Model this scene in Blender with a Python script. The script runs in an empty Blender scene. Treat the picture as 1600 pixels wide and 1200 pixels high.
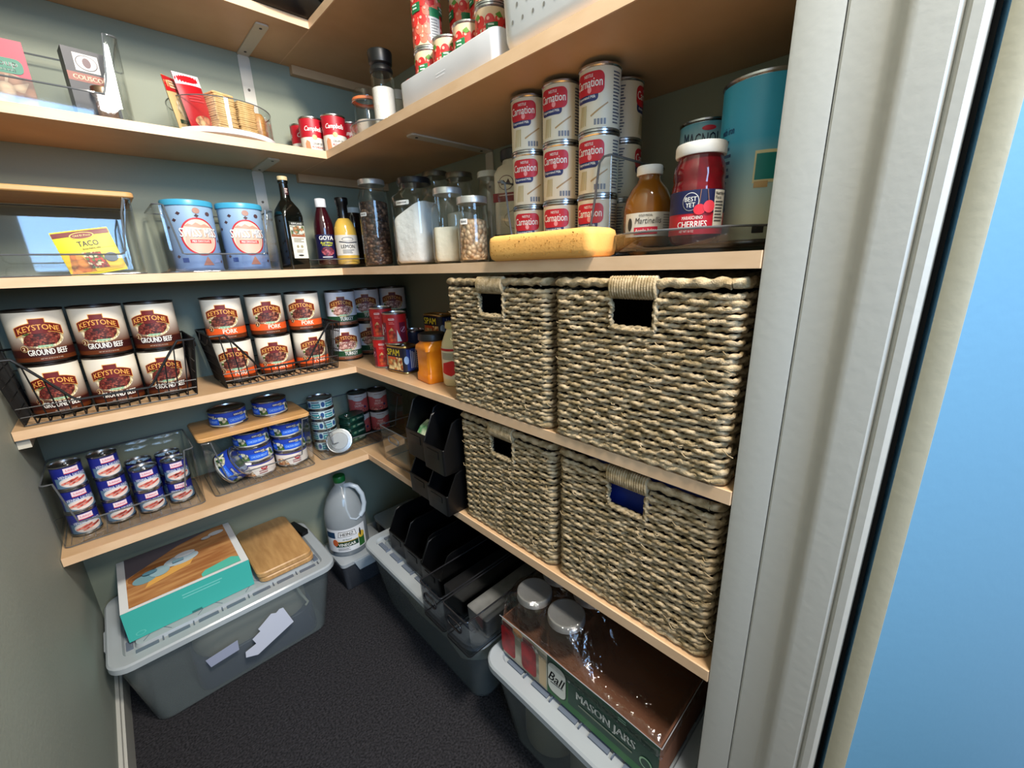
import bpy, bmesh, math, random
from mathutils import Vector, Matrix
random.seed(7)
PI = math.pi
sc = bpy.context.scene
COL = sc.collection

# ------------------------------------------------------------------ camera, world, light, exposure
cam_d = bpy.data.cameras.new('camera'); cam = bpy.data.objects.new('camera', cam_d); COL.objects.link(cam)
YAW, PIT, ROL, FPX = .7634, -.2792, -.0331, 649.3
fw = Vector((math.sin(YAW)*math.cos(PIT), math.cos(YAW)*math.cos(PIT), math.sin(PIT)))
rt = Vector((math.cos(YAW), -math.sin(YAW), 0)); up = rt.cross(fw)
rt2 = math.cos(ROL)*rt + math.sin(ROL)*up; up2 = -math.sin(ROL)*rt + math.cos(ROL)*up
cam.matrix_world = Matrix(((rt2.x, up2.x, -fw.x, -.8454), (rt2.y, up2.y, -fw.y, -1.525), (rt2.z, up2.z, -fw.z, 1.1174), (0, 0, 0, 1)))
cam_d.sensor_width = 36; cam_d.lens = FPX/1600*36; cam_d.clip_start = .01
sc.camera = cam
sc.view_settings.view_transform = 'Standard'; sc.view_settings.look = 'None'
sc.view_settings.gamma = 1; sc.view_settings.exposure = 0.0; sc.view_settings.use_curve_mapping = False
w = bpy.data.worlds.new('world'); sc.world = w; w.use_nodes = True
w.node_tree.nodes['Background'].inputs[0].default_value = (.97, .98, 1.0, 1)
w.node_tree.nodes['Background'].inputs[1].default_value = .50

sc.cycles.transparent_max_bounces = 40; sc.cycles.max_bounces = 10; sc.cycles.sample_clamp_indirect = 4; sc.cycles.caustics_reflective = False; sc.cycles.caustics_refractive = False

def area(name, loc, target, size, power, col, sy=None):
    l = bpy.data.lights.new(name, 'AREA'); l.size = size; l.energy = power; l.color = col
    if sy: l.shape = 'RECTANGLE'; l.size_y = sy
    o = bpy.data.objects.new(name, l); COL.objects.link(o); o.location = loc
    o.rotation_euler = (Vector(target)-Vector(loc)).to_track_quat('-Z', 'Y').to_euler()
    return o
area('ceiling_lamp_light', (-.55, -1.72, 2.30), (-.5, -.4, 1.0), .25, 46, (1.0, .93, .82))
area('hall_lamp_light', (-.42, -2.70, 2.20), (-.5, -.4, 1.0), .35, 34, (1.0, .95, .88), .35)
area('window_daylight', (-1.15, -3.55, 1.72), (-.6, -.3, 1.0), 1.1, 50, (.32, .60, 1.0), 1.0)

# ------------------------------------------------------------------ materials
MATS = {}
def nodes(m):
    m.use_nodes = True
    return m.node_tree.nodes, m.node_tree.links
def L(c):
    """sRGB 0-255 to linear rgba"""
    return tuple((x/255/12.92 if x/255 <= .04045 else ((x/255+.055)/1.055)**2.4) for x in c)+(1,)
def mat(name, rgb, rough=.5, metal=0, spec=.5, bump=None, vary=None, trans=0, sss=None, coat=0):
    """bump=(scale,strength,detail,distance) noise; vary=(rgb2,scale[,stretch])"""
    if name in MATS: return MATS[name]
    m = bpy.data.materials.new(name); n, l = nodes(m); b = n['Principled BSDF']
    b.inputs['Base Color'].default_value = L(rgb); b.inputs['Roughness'].default_value = rough
    b.inputs['Metallic'].default_value = metal; b.inputs['Specular IOR Level'].default_value = spec
    if coat: b.inputs['Coat Weight'].default_value = coat; b.inputs['Coat Roughness'].default_value = .1
    tc = n.new('ShaderNodeTexCoord')
    if vary:
        mp = n.new('ShaderNodeMapping'); l.new(tc.outputs['Object'], mp.inputs[0])
        if len(vary) > 2: mp.inputs['Scale'].default_value = vary[2]
        t = n.new('ShaderNodeTexNoise'); t.inputs['Scale'].default_value = vary[1]; t.inputs['Detail'].default_value = 4
        l.new(mp.outputs[0], t.inputs['Vector'])
        r = n.new('ShaderNodeValToRGB'); r.color_ramp.elements[0].position = .35; r.color_ramp.elements[1].position = .65
        r.color_ramp.elements[0].color = L(rgb); r.color_ramp.elements[1].color = L(vary[0])
        l.new(t.outputs[0], r.inputs[0]); l.new(r.outputs[0], b.inputs['Base Color'])
    if bump:
        t = n.new('ShaderNodeTexNoise'); t.inputs['Scale'].default_value = bump[0]; t.inputs['Detail'].default_value = bump[2]
        l.new(tc.outputs['Object'], t.inputs['Vector'])
        bp = n.new('ShaderNodeBump'); bp.inputs['Strength'].default_value = bump[1]; bp.inputs['Distance'].default_value = bump[3]
        l.new(t.outputs[0], bp.inputs['Height']); l.new(bp.outputs[0], b.inputs['Normal'])
    MATS[name] = m; return m
def cells(name, cols, scale, rough=.5, bump=0, stretch=(1, 1, 1)):
    """mottled food picture or grains: voronoi cells picking one of several colours"""
    if name in MATS: return MATS[name]
    m = bpy.data.materials.new(name); n, l = nodes(m); b = n['Principled BSDF']; b.inputs['Roughness'].default_value = rough
    tc = n.new('ShaderNodeTexCoord'); mp = n.new('ShaderNodeMapping'); mp.inputs['Scale'].default_value = stretch
    l.new(tc.outputs['Object'], mp.inputs[0])
    v = n.new('ShaderNodeTexVoronoi'); v.inputs['Scale'].default_value = scale; l.new(mp.outputs[0], v.inputs['Vector'])
    s = n.new('ShaderNodeSeparateColor'); l.new(v.outputs['Color'], s.inputs[0])
    r = n.new('ShaderNodeValToRGB'); r.color_ramp.interpolation = 'CONSTANT'
    e = r.color_ramp.elements; e[0].color = L(cols[0]); e[1].position = 1/len(cols); e[1].color = L(cols[1])
    for i, c in enumerate(cols[2:]): k = e.new((i+2)/len(cols)); k.color = L(c)
    l.new(s.outputs[0], r.inputs[0])
    d = n.new('ShaderNodeMath'); d.operation = 'MULTIPLY'; d.inputs[1].default_value = 1.0
    l.new(v.outputs['Distance'], d.inputs[0])
    r2 = n.new('ShaderNodeValToRGB'); r2.color_ramp.elements[0].color = (1, 1, 1, 1); r2.color_ramp.elements[1].color = (.25, .25, .25, 1)
    r2.color_ramp.elements[0].position = .35; r2.color_ramp.elements[1].position = .8
    l.new(d.outputs[0], r2.inputs[0])
    mx = n.new('ShaderNodeMix'); mx.data_type = 'RGBA'; mx.blend_type = 'MULTIPLY'; mx.inputs[0].default_value = .8
    l.new(r.outputs[0], mx.inputs[6]); l.new(r2.outputs[0], mx.inputs[7]); l.new(mx.outputs[2], b.inputs['Base Color'])
    if bump:
        bp = n.new('ShaderNodeBump'); bp.inputs['Strength'].default_value = bump; bp.inputs['Distance'].default_value = .004; bp.invert = True
        l.new(v.outputs['Distance'], bp.inputs['Height']); l.new(bp.outputs[0], b.inputs['Normal'])
    MATS[name] = m; return m
def clear(name, tint, gloss=.9, rough=.03, body=0, bodycol=(200, 205, 210), bump=None, f0=.045):
    """thin clear plastic or glass: see-through, fresnel gloss, optional milky body"""
    if name in MATS: return MATS[name]
    m = bpy.data.materials.new(name); n, l = nodes(m); n.remove(n['Principled BSDF']); out = n['Material Output']
    t = n.new('ShaderNodeBsdfTransparent'); t.inputs[0].default_value = L(tint)
    g = n.new('ShaderNodeBsdfGlossy'); g.inputs['Roughness'].default_value = rough; g.inputs[0].default_value = (gloss,)*3+(1,)
    lw = n.new('ShaderNodeLayerWeight'); lw.inputs[0].default_value = .5
    pw = n.new('ShaderNodeMath'); pw.operation = 'POWER'; l.new(lw.outputs['Facing'], pw.inputs[0]); pw.inputs[1].default_value = 3.5
    f = n.new('ShaderNodeMapRange'); l.new(pw.outputs[0], f.inputs[0]); f.inputs[3].default_value = f0; f.inputs[4].default_value = .60
    base = t
    if body:
        d = n.new('ShaderNodeBsdfDiffuse'); d.inputs[0].default_value = L(bodycol)
        tl = n.new('ShaderNodeBsdfTranslucent'); tl.inputs[0].default_value = L(bodycol)
        a = n.new('ShaderNodeMixShader'); a.inputs[0].default_value = .35; l.new(d.outputs[0], a.inputs[1]); l.new(tl.outputs[0], a.inputs[2])
        base = n.new('ShaderNodeMixShader'); base.inputs[0].default_value = body; l.new(t.outputs[0], base.inputs[1]); l.new(a.outputs[0], base.inputs[2])
    mx = n.new('ShaderNodeMixShader'); l.new(f.outputs[0], mx.inputs[0]); l.new(base.outputs[0], mx.inputs[1]); l.new(g.outputs[0], mx.inputs[2])
    l.new(mx.outputs[0], out.inputs[0])
    if bump:
        tc = n.new('ShaderNodeTexCoord'); t2 = n.new('ShaderNodeTexNoise'); t2.inputs['Scale'].default_value = bump[0]; t2.inputs['Detail'].default_value = 3
        l.new(tc.outputs['Object'], t2.inputs['Vector']); bp = n.new('ShaderNodeBump'); bp.inputs['Strength'].default_value = bump[1]; bp.inputs['Distance'].default_value = .01
        l.new(t2.outputs[0], bp.inputs['Height']); l.new(bp.outputs[0], g.inputs['Normal']); l.new(bp.outputs[0], lw.inputs['Normal'])
    MATS[name] = m; return m
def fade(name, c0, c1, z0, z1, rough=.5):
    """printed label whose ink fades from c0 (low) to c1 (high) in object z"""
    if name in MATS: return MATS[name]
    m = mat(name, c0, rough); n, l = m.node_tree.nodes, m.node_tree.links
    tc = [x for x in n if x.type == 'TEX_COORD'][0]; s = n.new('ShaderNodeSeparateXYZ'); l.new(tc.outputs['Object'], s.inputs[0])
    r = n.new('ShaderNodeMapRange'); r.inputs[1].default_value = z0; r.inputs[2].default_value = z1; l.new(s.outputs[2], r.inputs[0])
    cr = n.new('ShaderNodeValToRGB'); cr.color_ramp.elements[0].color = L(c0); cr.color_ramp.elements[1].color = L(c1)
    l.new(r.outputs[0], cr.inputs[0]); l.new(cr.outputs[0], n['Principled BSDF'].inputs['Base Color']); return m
def ink(r, g, b, rough=.45): return mat('ink_%02x%02x%02x' % (r, g, b), (r, g, b), rough)

WHITE = ink(238, 236, 230); BLACK = ink(18, 16, 18); CREAM = ink(240, 228, 198)
TIN = mat('bright_tin', (190, 190, 192), .25, 1); TIN_D = mat('dark_tin', (92, 88, 86), .3, 1)
M_WALL = mat('pale_sage_wall_paint', (142, 147, 128), .6, bump=(160, .12, 3, .002), vary=((137, 142, 123), 3))
M_WALLL = mat('sage_wall_paint_left_lit', (152, 160, 152), .65, bump=(120, .2, 3, .002), vary=((146, 154, 146), 4))  # same wall paint in a greyer, lighter copy; extra light put into the colour
M_WOOD = mat('maple_veneer', (202, 166, 126), .42, vary=((192, 154, 114), 9, (1, 1, 1)))
M_EDGE = mat('maple_edge', (222, 188, 152), .4, vary=((212, 176, 138), 14, (1, 1, 3)))
M_CARPET = mat('charcoal_carpet', (30, 30, 33), .95, spec=.1, bump=(220, .8, 3, .005), vary=((56, 55, 59), 200))
M_TRIM = mat('white_gloss_trim_paint', (180, 180, 174), .38, bump=(90, .12, 4, .002))
M_TRIMC = mat('cream_trim_paint', (166, 162, 142), .45, bump=(90, .15, 4, .002))
M_DOOR = mat('door_paint_blue_lit', (92, 142, 174), .5, bump=(90, .1, 3, .002))  # blue of the daylight put into the base colour
M_BRKT = mat('white_bracket_enamel', (196, 190, 176), .4)
M_CLEAR = clear('clear_acrylic', (251, 252, 252)); M_RIM = clear('acrylic_edge', (150, 156, 160), .9, .05, .28, (190, 195, 200))
M_SMOKE = clear('smoky_acrylic', (222, 224, 226)); M_SMRIM = clear('smoky_edge', (70, 70, 72), .8, .1, .4, (70, 70, 74))
M_GLASS = clear('jar_glass', (249, 251, 250), 1.0, .02)
M_TUB = clear('frosted_tub', (236, 240, 240), .5, .22, .15, (200, 210, 212)); M_TUBLID = clear('frosted_lid', (215, 222, 228), .6, .2, .66, (226, 234, 240))
M_BLK = mat('black_plastic', (5, 5, 6), .4, spec=.35); M_WIRE = mat('black_wire', (14, 13, 13), .45)
M_BAMBOO = mat('bamboo', (214, 166, 108), .45, vary=((196, 146, 88), 12, (1, 12, 1)))
M_BOARD = mat('cutting_board_wood', (190, 148, 96), .4, vary=((170, 128, 80), 14, (6, 1, 1)))
M_GRASS = mat('seagrass', (190, 168, 134), .8, vary=((132, 112, 76), 70), bump=(500, .6, 2, .002))
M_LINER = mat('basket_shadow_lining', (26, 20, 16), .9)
M_SILVER = mat('silver_lid', (206, 206, 204), .33, .75)

# ------------------------------------------------------------------ mesh helpers
class MB:
    def __init__(s): s.v = []; s.f = []; s.m = []
    def add(s, vs, fs, m=0):
        o = len(s.v); s.v += [tuple(p) for p in vs]; s.f += [tuple(i+o for i in f) for f in fs]; s.m += [m]*len(fs); return s
    def box(s, x0, x1, y0, y1, z0, z1, m=0):
        return s.add([(x0, y0, z0), (x1, y0, z0), (x1, y1, z0), (x0, y1, z0), (x0, y0, z1), (x1, y0, z1), (x1, y1, z1), (x0, y1, z1)],
                     [(0, 3, 2, 1), (4, 5, 6, 7), (0, 1, 5, 4), (1, 2, 6, 5), (2, 3, 7, 6), (3, 0, 4, 7)], m)
    def loops(s, ls, m=0, cap0=True, cap1=True, close=False):
        n = len(ls[0]); vs = [p for lp in ls for p in lp]; fs = []
        rng = range(len(ls)) if close else range(len(ls)-1)
        for i in rng:
            a = i*n; b = ((i+1) % len(ls))*n
            fs += [(a+j, a+(j+1) % n, b+(j+1) % n, b+j) for j in range(n)]
        if cap0 and not close: fs.append(tuple(range(n-1, -1, -1)))
        if cap1 and not close: fs.append(tuple((len(ls)-1)*n+j for j in range(n)))
        return s.add(vs, fs, m)
    def lathe(s, prof, m=0, n=32, cx=0, cy=0):
        ls = []
        for r, z in prof: ls.append([(cx+max(r, 1e-5)*math.cos(2*PI*j/n), cy+max(r, 1e-5)*math.sin(2*PI*j/n), z) for j in range(n)])
        return s.loops(ls, m, prof[0][0] < 1e-4, prof[-1][0] < 1e-4)
    def rr(s, secs, m=0, cap0=True, cap1=True, nx=1, na=5):
        """loft of rounded rectangles: (z, hx, hy, r[, cx, cy])"""
        ls = []
        for q in secs:
            z, hx, hy, r = q[:4]; cx, cy = (q[4], q[5]) if len(q) > 4 else (0, 0)
            ls.append([(cx+x, cy+y, z) for x, y in perim(hx, hy, r, nx, nx, na)])
        return s.loops(ls, m, cap0, cap1)
    def tube(s, pts, r, m=0, n=6, closed=False):
        pts = [Vector(p) for p in pts]; N = len(pts); ls = []; prev = None
        for i, p in enumerate(pts):
            if closed: t = pts[(i+1) % N]-pts[i-1]
            else: t = pts[min(i+1, N-1)]-pts[max(i-1, 0)]
            t.normalize()
            if prev is None: a = t.orthogonal().normalized()
            else:
                a = prev - t*prev.dot(t); a = a.normalized() if a.length > 1e-6 else t.orthogonal().normalized()
            prev = a; b = t.cross(a)
            ls.append([p+(a*math.cos(2*PI*j/n)+b*math.sin(2*PI*j/n))*r for j in range(n)])
        return s.loops(ls, m, close=closed)
    def prism(s, poly, z0, z1, m=0):
        return s.loops([[(x, y, z0) for x, y in poly], [(x, y, z1) for x, y in poly]], m)
    def mesh(s, name, mats, smooth=35):
        me = bpy.data.meshes.new(name); me.from_pydata(s.v, [], s.f)
        for q in (mats if isinstance(mats, (list, tuple)) else [mats]): me.materials.append(q)
        me.polygons.foreach_set('material_index', s.m)
        me.update()
        if smooth:
            me.polygons.foreach_set('use_smooth', [True]*len(s.f)); me.set_sharp_from_angle(angle=math.radians(smooth))
        return me
    def build(s, name, mats, parent=None, smooth=35, loc=(0, 0, 0), rz=0):
        o = bpy.data.objects.new(name, s.mesh(name, mats, smooth)); COL.objects.link(o)
        o.parent = parent; o.location = loc; o.rotation_euler = (0, 0, rz); return o
def perim(hx, hy, r, nx=1, ny=1, na=5):
    r = max(min(r, hx-1e-4, hy-1e-4), 1e-4); P = []
    def arc(cx, cy, a0):
        for k in range(na+1): a = a0+PI/2*k/na; P.append((cx+r*math.cos(a), cy+r*math.sin(a)))
    def seg(p, q, n):
        for k in range(1, n): P.append((p[0]+(q[0]-p[0])*k/n, p[1]+(q[1]-p[1])*k/n))
    arc(hx-r, -hy+r, -PI/2); seg((hx, -hy+r), (hx, hy-r), ny); arc(hx-r, hy-r, 0); seg((hx-r, hy), (-hx+r, hy), nx)
    arc(-hx+r, hy-r, PI/2); seg((-hx, hy-r), (-hx, -hy+r), ny); arc(-hx+r, -hy+r, PI); seg((-hx+r, -hy), (hx-r, -hy), nx)
    return P
def tag(o, label, cat, group=None, kind=None):
    o['label'] = label
    if kind: o['kind'] = kind
    if cat: o['category'] = cat
    if group: o['group'] = group
    return o
def thing(name, label, cat, loc=(0, 0, 0), rz=0, group=None):
    o = bpy.data.objects.new(name, None); COL.objects.link(o); o.empty_display_size = .02
    o.location = loc; o.rotation_euler = (0, 0, rz); return tag(o, label, cat, group)
def struct(name, mb, m, label=None, smooth=35):
    o = mb.build(name, m, None, smooth); o['kind'] = 'structure'
    if label: o['label'] = label
    return o
KIDS = {}
def copy_tree(o, parent=None):
    c = o.copy(); COL.objects.link(c); c.parent = parent
    for ch in KIDS_OF(o): copy_tree(ch, c)
    return c
def KIDS_OF(o): return [x for x in COL.objects if x.parent == o]
USED = set()
def place(tmpl, loc, rz, label, group=None, rot=None):
    """first use moves the template itself, later uses copy it with its parts"""
    if tmpl.name not in USED: USED.add(tmpl.name); o = tmpl
    else: o = copy_tree(tmpl)
    o.location = loc; o.rotation_euler = rot if rot else (0, 0, rz)
    o['label'] = label
    if group: o['group'] = group
    elif 'group' in o: del o['group']
    return o
DOORWAY = (-.85, -1.5)
def to_door(x, y, off=0):
    return math.atan2(DOORWAY[0]-x, -(DOORWAY[1]-y))+math.radians(off)

# ------------------------------------------------------------------ printed artwork
_tc = {}
def text_geo(s, bold):
    k = (s, bold)
    if k in _tc: return _tc[k]
    c = bpy.data.curves.new('lettering', 'FONT'); c.body = s; c.size = 1; c.offset = bold; c.resolution_u = 2; c.fill_mode = 'FRONT'
    o = bpy.data.objects.new('lettering', c); me = bpy.data.meshes.new_from_object(o)
    vs = [(v.co.x, v.co.y) for v in me.vertices]; fs = [tuple(p.vertices) for p in me.polygons]
    bpy.data.objects.remove(o); bpy.data.curves.remove(c); bpy.data.meshes.remove(me)
    x0 = min(v[0] for v in vs); x1 = max(v[0] for v in vs)
    y0 = min(v[1] for v in vs); y1 = max(v[1] for v in vs)
    vs = [((v[0]-(x0+x1)/2)/(x1-x0), (v[1]-(y0+y1)/2)/(y1-y0)) for v in vs]
    _tc[k] = (vs, fs, (x1-x0)/(y1-y0)); return _tc[k]
def clip_x(P, x, sg):
    out = []
    for i in range(len(P)):
        a, b = P[i-1], P[i]; da, db = (a[0]-x)*sg, (b[0]-x)*sg
        if da*db < 0: t = da/(da-db); out.append((a[0]+(b[0]-a[0])*t, a[1]+(b[1]-a[1])*t))
        if db >= 0: out.append(b)
    return out
class Art:
    def __init__(s): s.it = []
    def poly(s, pts, m, l=1): s.it.append((list(pts), [tuple(range(len(pts)))], m, l)); return s
    def rect(s, x0, x1, y0, y1, m, l=1): return s.poly([(x0, y0), (x1, y0), (x1, y1), (x0, y1)], m, l)
    def ell(s, cx, cy, rx, ry, m, l=1, n=28, a0=0, a1=360):
        pts = [(cx+rx*math.cos(math.radians(a0+(a1-a0)*k/n)), cy+ry*math.sin(math.radians(a0+(a1-a0)*k/n))) for k in range(n+(a1-a0 != 360))]
        return s.poly(pts, m, l)
    def rrect(s, x0, x1, y0, y1, r, m, l=1):
        return s.poly([((x0+x1)/2+x, (y0+y1)/2+y) for x, y in perim((x1-x0)/2, (y1-y0)/2, r)], m, l)
    def band(s, x0, x1, yf, h, m, l=1, n=14):
        """strip of height h whose lower edge follows yf(x)"""
        for k in range(n):
            a = x0+(x1-x0)*k/n; b = x0+(x1-x0)*(k+1)/n
            s.poly([(a, yf(a)), (b, yf(b)), (b, yf(b)+h), (a, yf(a)+h)], m, l)
        return s
    def text(s, t, cx, cy, h, m, l=2, w=None, bold=.02, shear=0, warp=None, rot=0):
        vs, fs, asp = text_geo(t, 0); w = w or h*asp
        ca, sa = math.cos(math.radians(rot)), math.sin(math.radians(rot))
        sh = (-bold*h*.8, bold*h*.8) if bold > .012 else (0,)
        o = []; n0 = len(vs); fs = [tuple(i+k*n0 for i in f) for k in range(len(sh)) for f in fs]
        for x, y, dx in [(x, y, d) for d in sh for x, y in vs]:
            px = x*w+shear*y*h+dx; py = y*h
            if warp: py += warp(px)
            o.append((cx+px*ca-py*sa, cy+px*sa+py*ca))
        s.it.append((o, fs, m, l)); return s
    def lines(s, cx, cy, w, n, gap, m, l=2, h=None):
        rnd = random.Random(int(abs(cx*1e4)+abs(cy*1e4)))
        for k in range(n):
            ww = w*(.7+.3*rnd.random()); y = cy-k*gap
            s.rect(cx-w/2, cx-w/2+ww, y, y+(h or gap*.45), m, l)
        return s
    def mesh(s, name, fn, step=.012, eps=.00035):
        mats = []; out = MB()
        for pts, fs, m, l in s.it:
            if m not in mats: mats.append(m)
            if step and len(fs) > 1:
                # lettering: clip every triangle into strips so it can follow the curve
                vs_, ff_ = [], []
                for f in fs:
                    P = [pts[q] for q in f]
                    if sum(P[q][0]*P[(q+1) % len(P)][1]-P[(q+1) % len(P)][0]*P[q][1] for q in range(len(P))) < 0: P = P[::-1]
                    lo = math.floor(min(p[0] for p in P)/step); hi = math.ceil(max(p[0] for p in P)/step)
                    for c in range(lo, max(hi, lo+1)):
                        Q = clip_x(clip_x(P, c*step, 1), (c+1)*step, -1)
                        if len(Q) > 2: ff_.append(tuple(range(len(vs_), len(vs_)+len(Q)))); vs_ += [fn(x, y, l*eps) for x, y in Q]
                out.add(vs_, ff_, mats.index(m)); continue
            bm = bmesh.new(); vv = [bm.verts.new((p[0], p[1], 0)) for p in pts]
            for f in fs:
                try: bm.faces.new([vv[i] for i in f])
                except ValueError: pass
            x0 = min(p[0] for p in pts); x1 = max(p[0] for p in pts)
            if step:
                k = math.ceil(x0/step+1e-6)
                while k*step < x1-1e-6:
                    g = bm.verts[:]+bm.edges[:]+bm.faces[:]
                    bmesh.ops.bisect_plane(bm, geom=g, plane_co=(k*step, 0, 0), plane_no=(1, 0, 0)); k += 1
            bm.verts.index_update()
            bm.normal_update()
            out.add([fn(v.co.x, v.co.y, l*eps) for v in bm.verts],
                    [tuple(v.index for v in (f.verts if f.normal.z >= 0 else reversed(f.verts))) for f in bm.faces], mats.index(m))
            bm.free()
        return out.mesh(name, mats, 40)
    def build(s, name, fn, parent, step=None, eps=.00035):
        if step is None: step = getattr(fn, 'step', .012)
        o = bpy.data.objects.new(name, s.mesh(name, fn, step, eps)); COL.objects.link(o); o.parent = parent; return o
def on_cyl(R, z0=0, phi=0):
    rf = R if callable(R) else (lambda t: R)
    def f(s_, t, l):
        r = rf(t); a = s_/rf(.0)+phi
        return ((r+l)*math.sin(a), -(r+l)*math.cos(a), z0+t)
    f.step = min(.008, rf(.0)*.14)
    return f
def on_front(y, x0=0, z0=0):
    return lambda s_, t, l: (x0+s_, y-l-.0003, z0+t)
def on_top(z, x0=0, y0=0):
    return lambda s_, t, l: (x0+s_, y0+t, z+l+.0003)
def wrap(art, R, h, m): return art.rect(-PI*R, PI*R, 0, h, m, 0)

def can_body(R, H, rim=.0018, n=40, m=0):
    mb = MB(); i = R-rim
    mb.lathe([(0, .003), (R*.9, .003), (R*.93, 0), (R, .0006), (R, .003), (i, .0048), (i, H-.0048), (R, H-.003), (R, H-.0005), (R*.95, H), (R*.93, H-.0035), (R*.7, H-.003), (R*.68, H-.0038), (0, H-.0038)], m, n)
    return mb
def can(name, R, H, art, cat='can', metal=None, ring=False):
    t = thing(name, 'can', cat); b = can_body(R, H)
    b.build('can_body', metal or TIN, t, 40)
    if ring:
        rg = MB(); rg.tube([(R*.22*math.cos(a), -R*.45+R*.3*math.sin(a), H-.0015) for a in [2*PI*k/14 for k in range(14)]], .0012, 0, 5, True)
        rg.box(-R*.08, R*.08, -R*.2, R*.25, H-.0036, H-.0018); rg.build('pull_tab', TIN, t)
    if art: art.build('paper_label', on_cyl(R-.0014, .0052), t)
    return t

# ------------------------------------------------------------------ the room
W, YF, T = 1.0345, 1.3746, .019
Z1, Z2, Z3, Z4, Z5 = .519, .823, 1.124, 1.436, 1.738
DB, DR = .251, .309
struct('floor', MB().box(-W-.1, .1, -3.2, .1, -.05, 0), M_CARPET)
struct('ceiling', MB().box(-W-.1, .1, -YF, .1, 2.42, 2.47), M_WALL)
struct('wall_back', MB().box(-W-.1, .1, 0, .1, 0, 2.42), M_WALL)
struct('wall_right', MB().box(0, .1, -YF, 0, 0, 2.42), M_WALL)
struct('wall_left', MB().box(-W-.1, -W, -1.5, 0, 0, 2.42), M_WALLL)
mb = MB(); mb.box(-W, -W+.012, -1.45, 0, 0, .085); mb.box(-W, -W+.007, -1.45, 0, .085, .1)
struct('baseboard_left', mb, M_TRIM)
struct('baseboard_back', MB().box(-W+.012, 0, -.012, 0, 0, .095), M_TRIM)
struct('baseboard_right', MB().box(-.012, 0, -YF, -.012, 0, .095), M_TRIM)
# door casing on the right: inner edge strip, raised strip, cove, flat, groove
struct('wall_front', MB().box(-.30, .1, -1.50, -YF-.001, 0, 2.3), M_TRIMC)
def strip(name, poly, m):
    struct(name, MB().prism([(x, y) for x, y in poly], 0, 2.3), m, smooth=25)
X = -.309
strip('trim_1', [(X, -1.3746), (X-.001, -1.378), (X-.001, -1.412), (X, -1.4155), (X+.012, -1.4155), (X+.012, -1.3746)][::-1], M_TRIM)
strip('trim_2', [(X+.001, -1.4165), (X, -1.4185), (X, -1.447), (X-.001, -1.4505), (X-.004, -1.4555), (X-.0085, -1.4600), (X-.0105, -1.4635), (X-.0110, -1.468),
                 (X-.0110, -1.4915), (X-.0095, -1.4935), (X-.0060, -1.4950), (X-.0095, -1.4968), (X-.0110, -1.499), (X-.0110, -1.506), (X-.0085, -1.510), (X+.014, -1.511), (X+.014, -1.4165)][::-1], M_TRIM)
struct('gap_shade_strip', MB().box(X+.03, X+.04, -1.53, -1.50, 0, 2.3), M_BLK)  # black strip painted in for the shade inside the hinge gap
# the door, swung open: hinge edge towards the pantry, face beyond coloured blue for the daylight
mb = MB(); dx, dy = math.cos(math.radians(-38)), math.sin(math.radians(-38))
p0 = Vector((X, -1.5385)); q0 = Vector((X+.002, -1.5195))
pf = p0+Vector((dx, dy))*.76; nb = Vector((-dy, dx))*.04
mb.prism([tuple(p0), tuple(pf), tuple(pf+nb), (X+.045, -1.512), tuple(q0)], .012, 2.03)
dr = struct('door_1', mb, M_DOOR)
mb = MB(); mb.prism([(X-.0015, -1.5195), (X-.003, -1.523), (X-.0025, -1.5350), (X-.001, -1.5385), (X+.004, -1.5395), (X+.004, -1.5195)][::-1], .012, 2.03)
mb.build('door_edge', M_TRIMC, dr)

# ------------------------------------------------------------------ shelves, brackets and cleats
names = {1: 'lowest', 2: 'second', 3: 'eye-level', 4: 'fourth', 5: 'topmost'}
conts = {1: 'holding the sausage tins and tuna bins', 2: 'holding the wire baskets of meat cans', 3: 'holding cocoa tubs and the clear bin',
         4: 'holding the turntable of crackers', 5: 'seen from below along the back wall'}
contr = {1: 'under the two lower woven baskets', 2: 'under the two upper woven baskets', 3: 'holding jars and milk cans',
         4: 'holding the tomato cans and white basket', 5: 'seen from below at the top'}
zs = {1: Z1, 2: Z2, 3: Z3, 4: Z4, 5: Z5}
def board(x0, x1, y0, y1, z, front):
    mb = MB(); e = .0025
    mb.box(x0, x1, y0, y1, z-T, z, 0)
    if front == 'y': mb.rr([(z-T-.0002, (x1-x0)/2, .0015, .001, (x0+x1)/2, y0-.0008), (z+.0002, (x1-x0)/2, .0015, .001, (x0+x1)/2, y0-.0008)], 1)
    else: mb.rr([(z-T-.0002, .0015, (y1-y0)/2, .001, x0-.0008, (y0+y1)/2), (z+.0002, .0015, (y1-y0)/2, .001, x0-.0008, (y0+y1)/2)], 1)
    return mb
for i, z in zs.items():
    o = board(-W+.001, -DR-.0005, -DB, -.001, z, 'y').build('shelf_board', [M_WOOD, M_EDGE], None, 0)
    tag(o, 'maple back shelf board, %s, %s' % (names[i], conts[i]), 'shelf', 'maple shelf boards')
    o = board(-DR, -.001, -YF+.001, -.001, z, 'x').build('shelf_board', [M_WOOD, M_EDGE], None, 0)
    tag(o, 'maple side shelf board, %s, %s' % (names[i], contr[i]), 'shelf', 'maple shelf boards')
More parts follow.
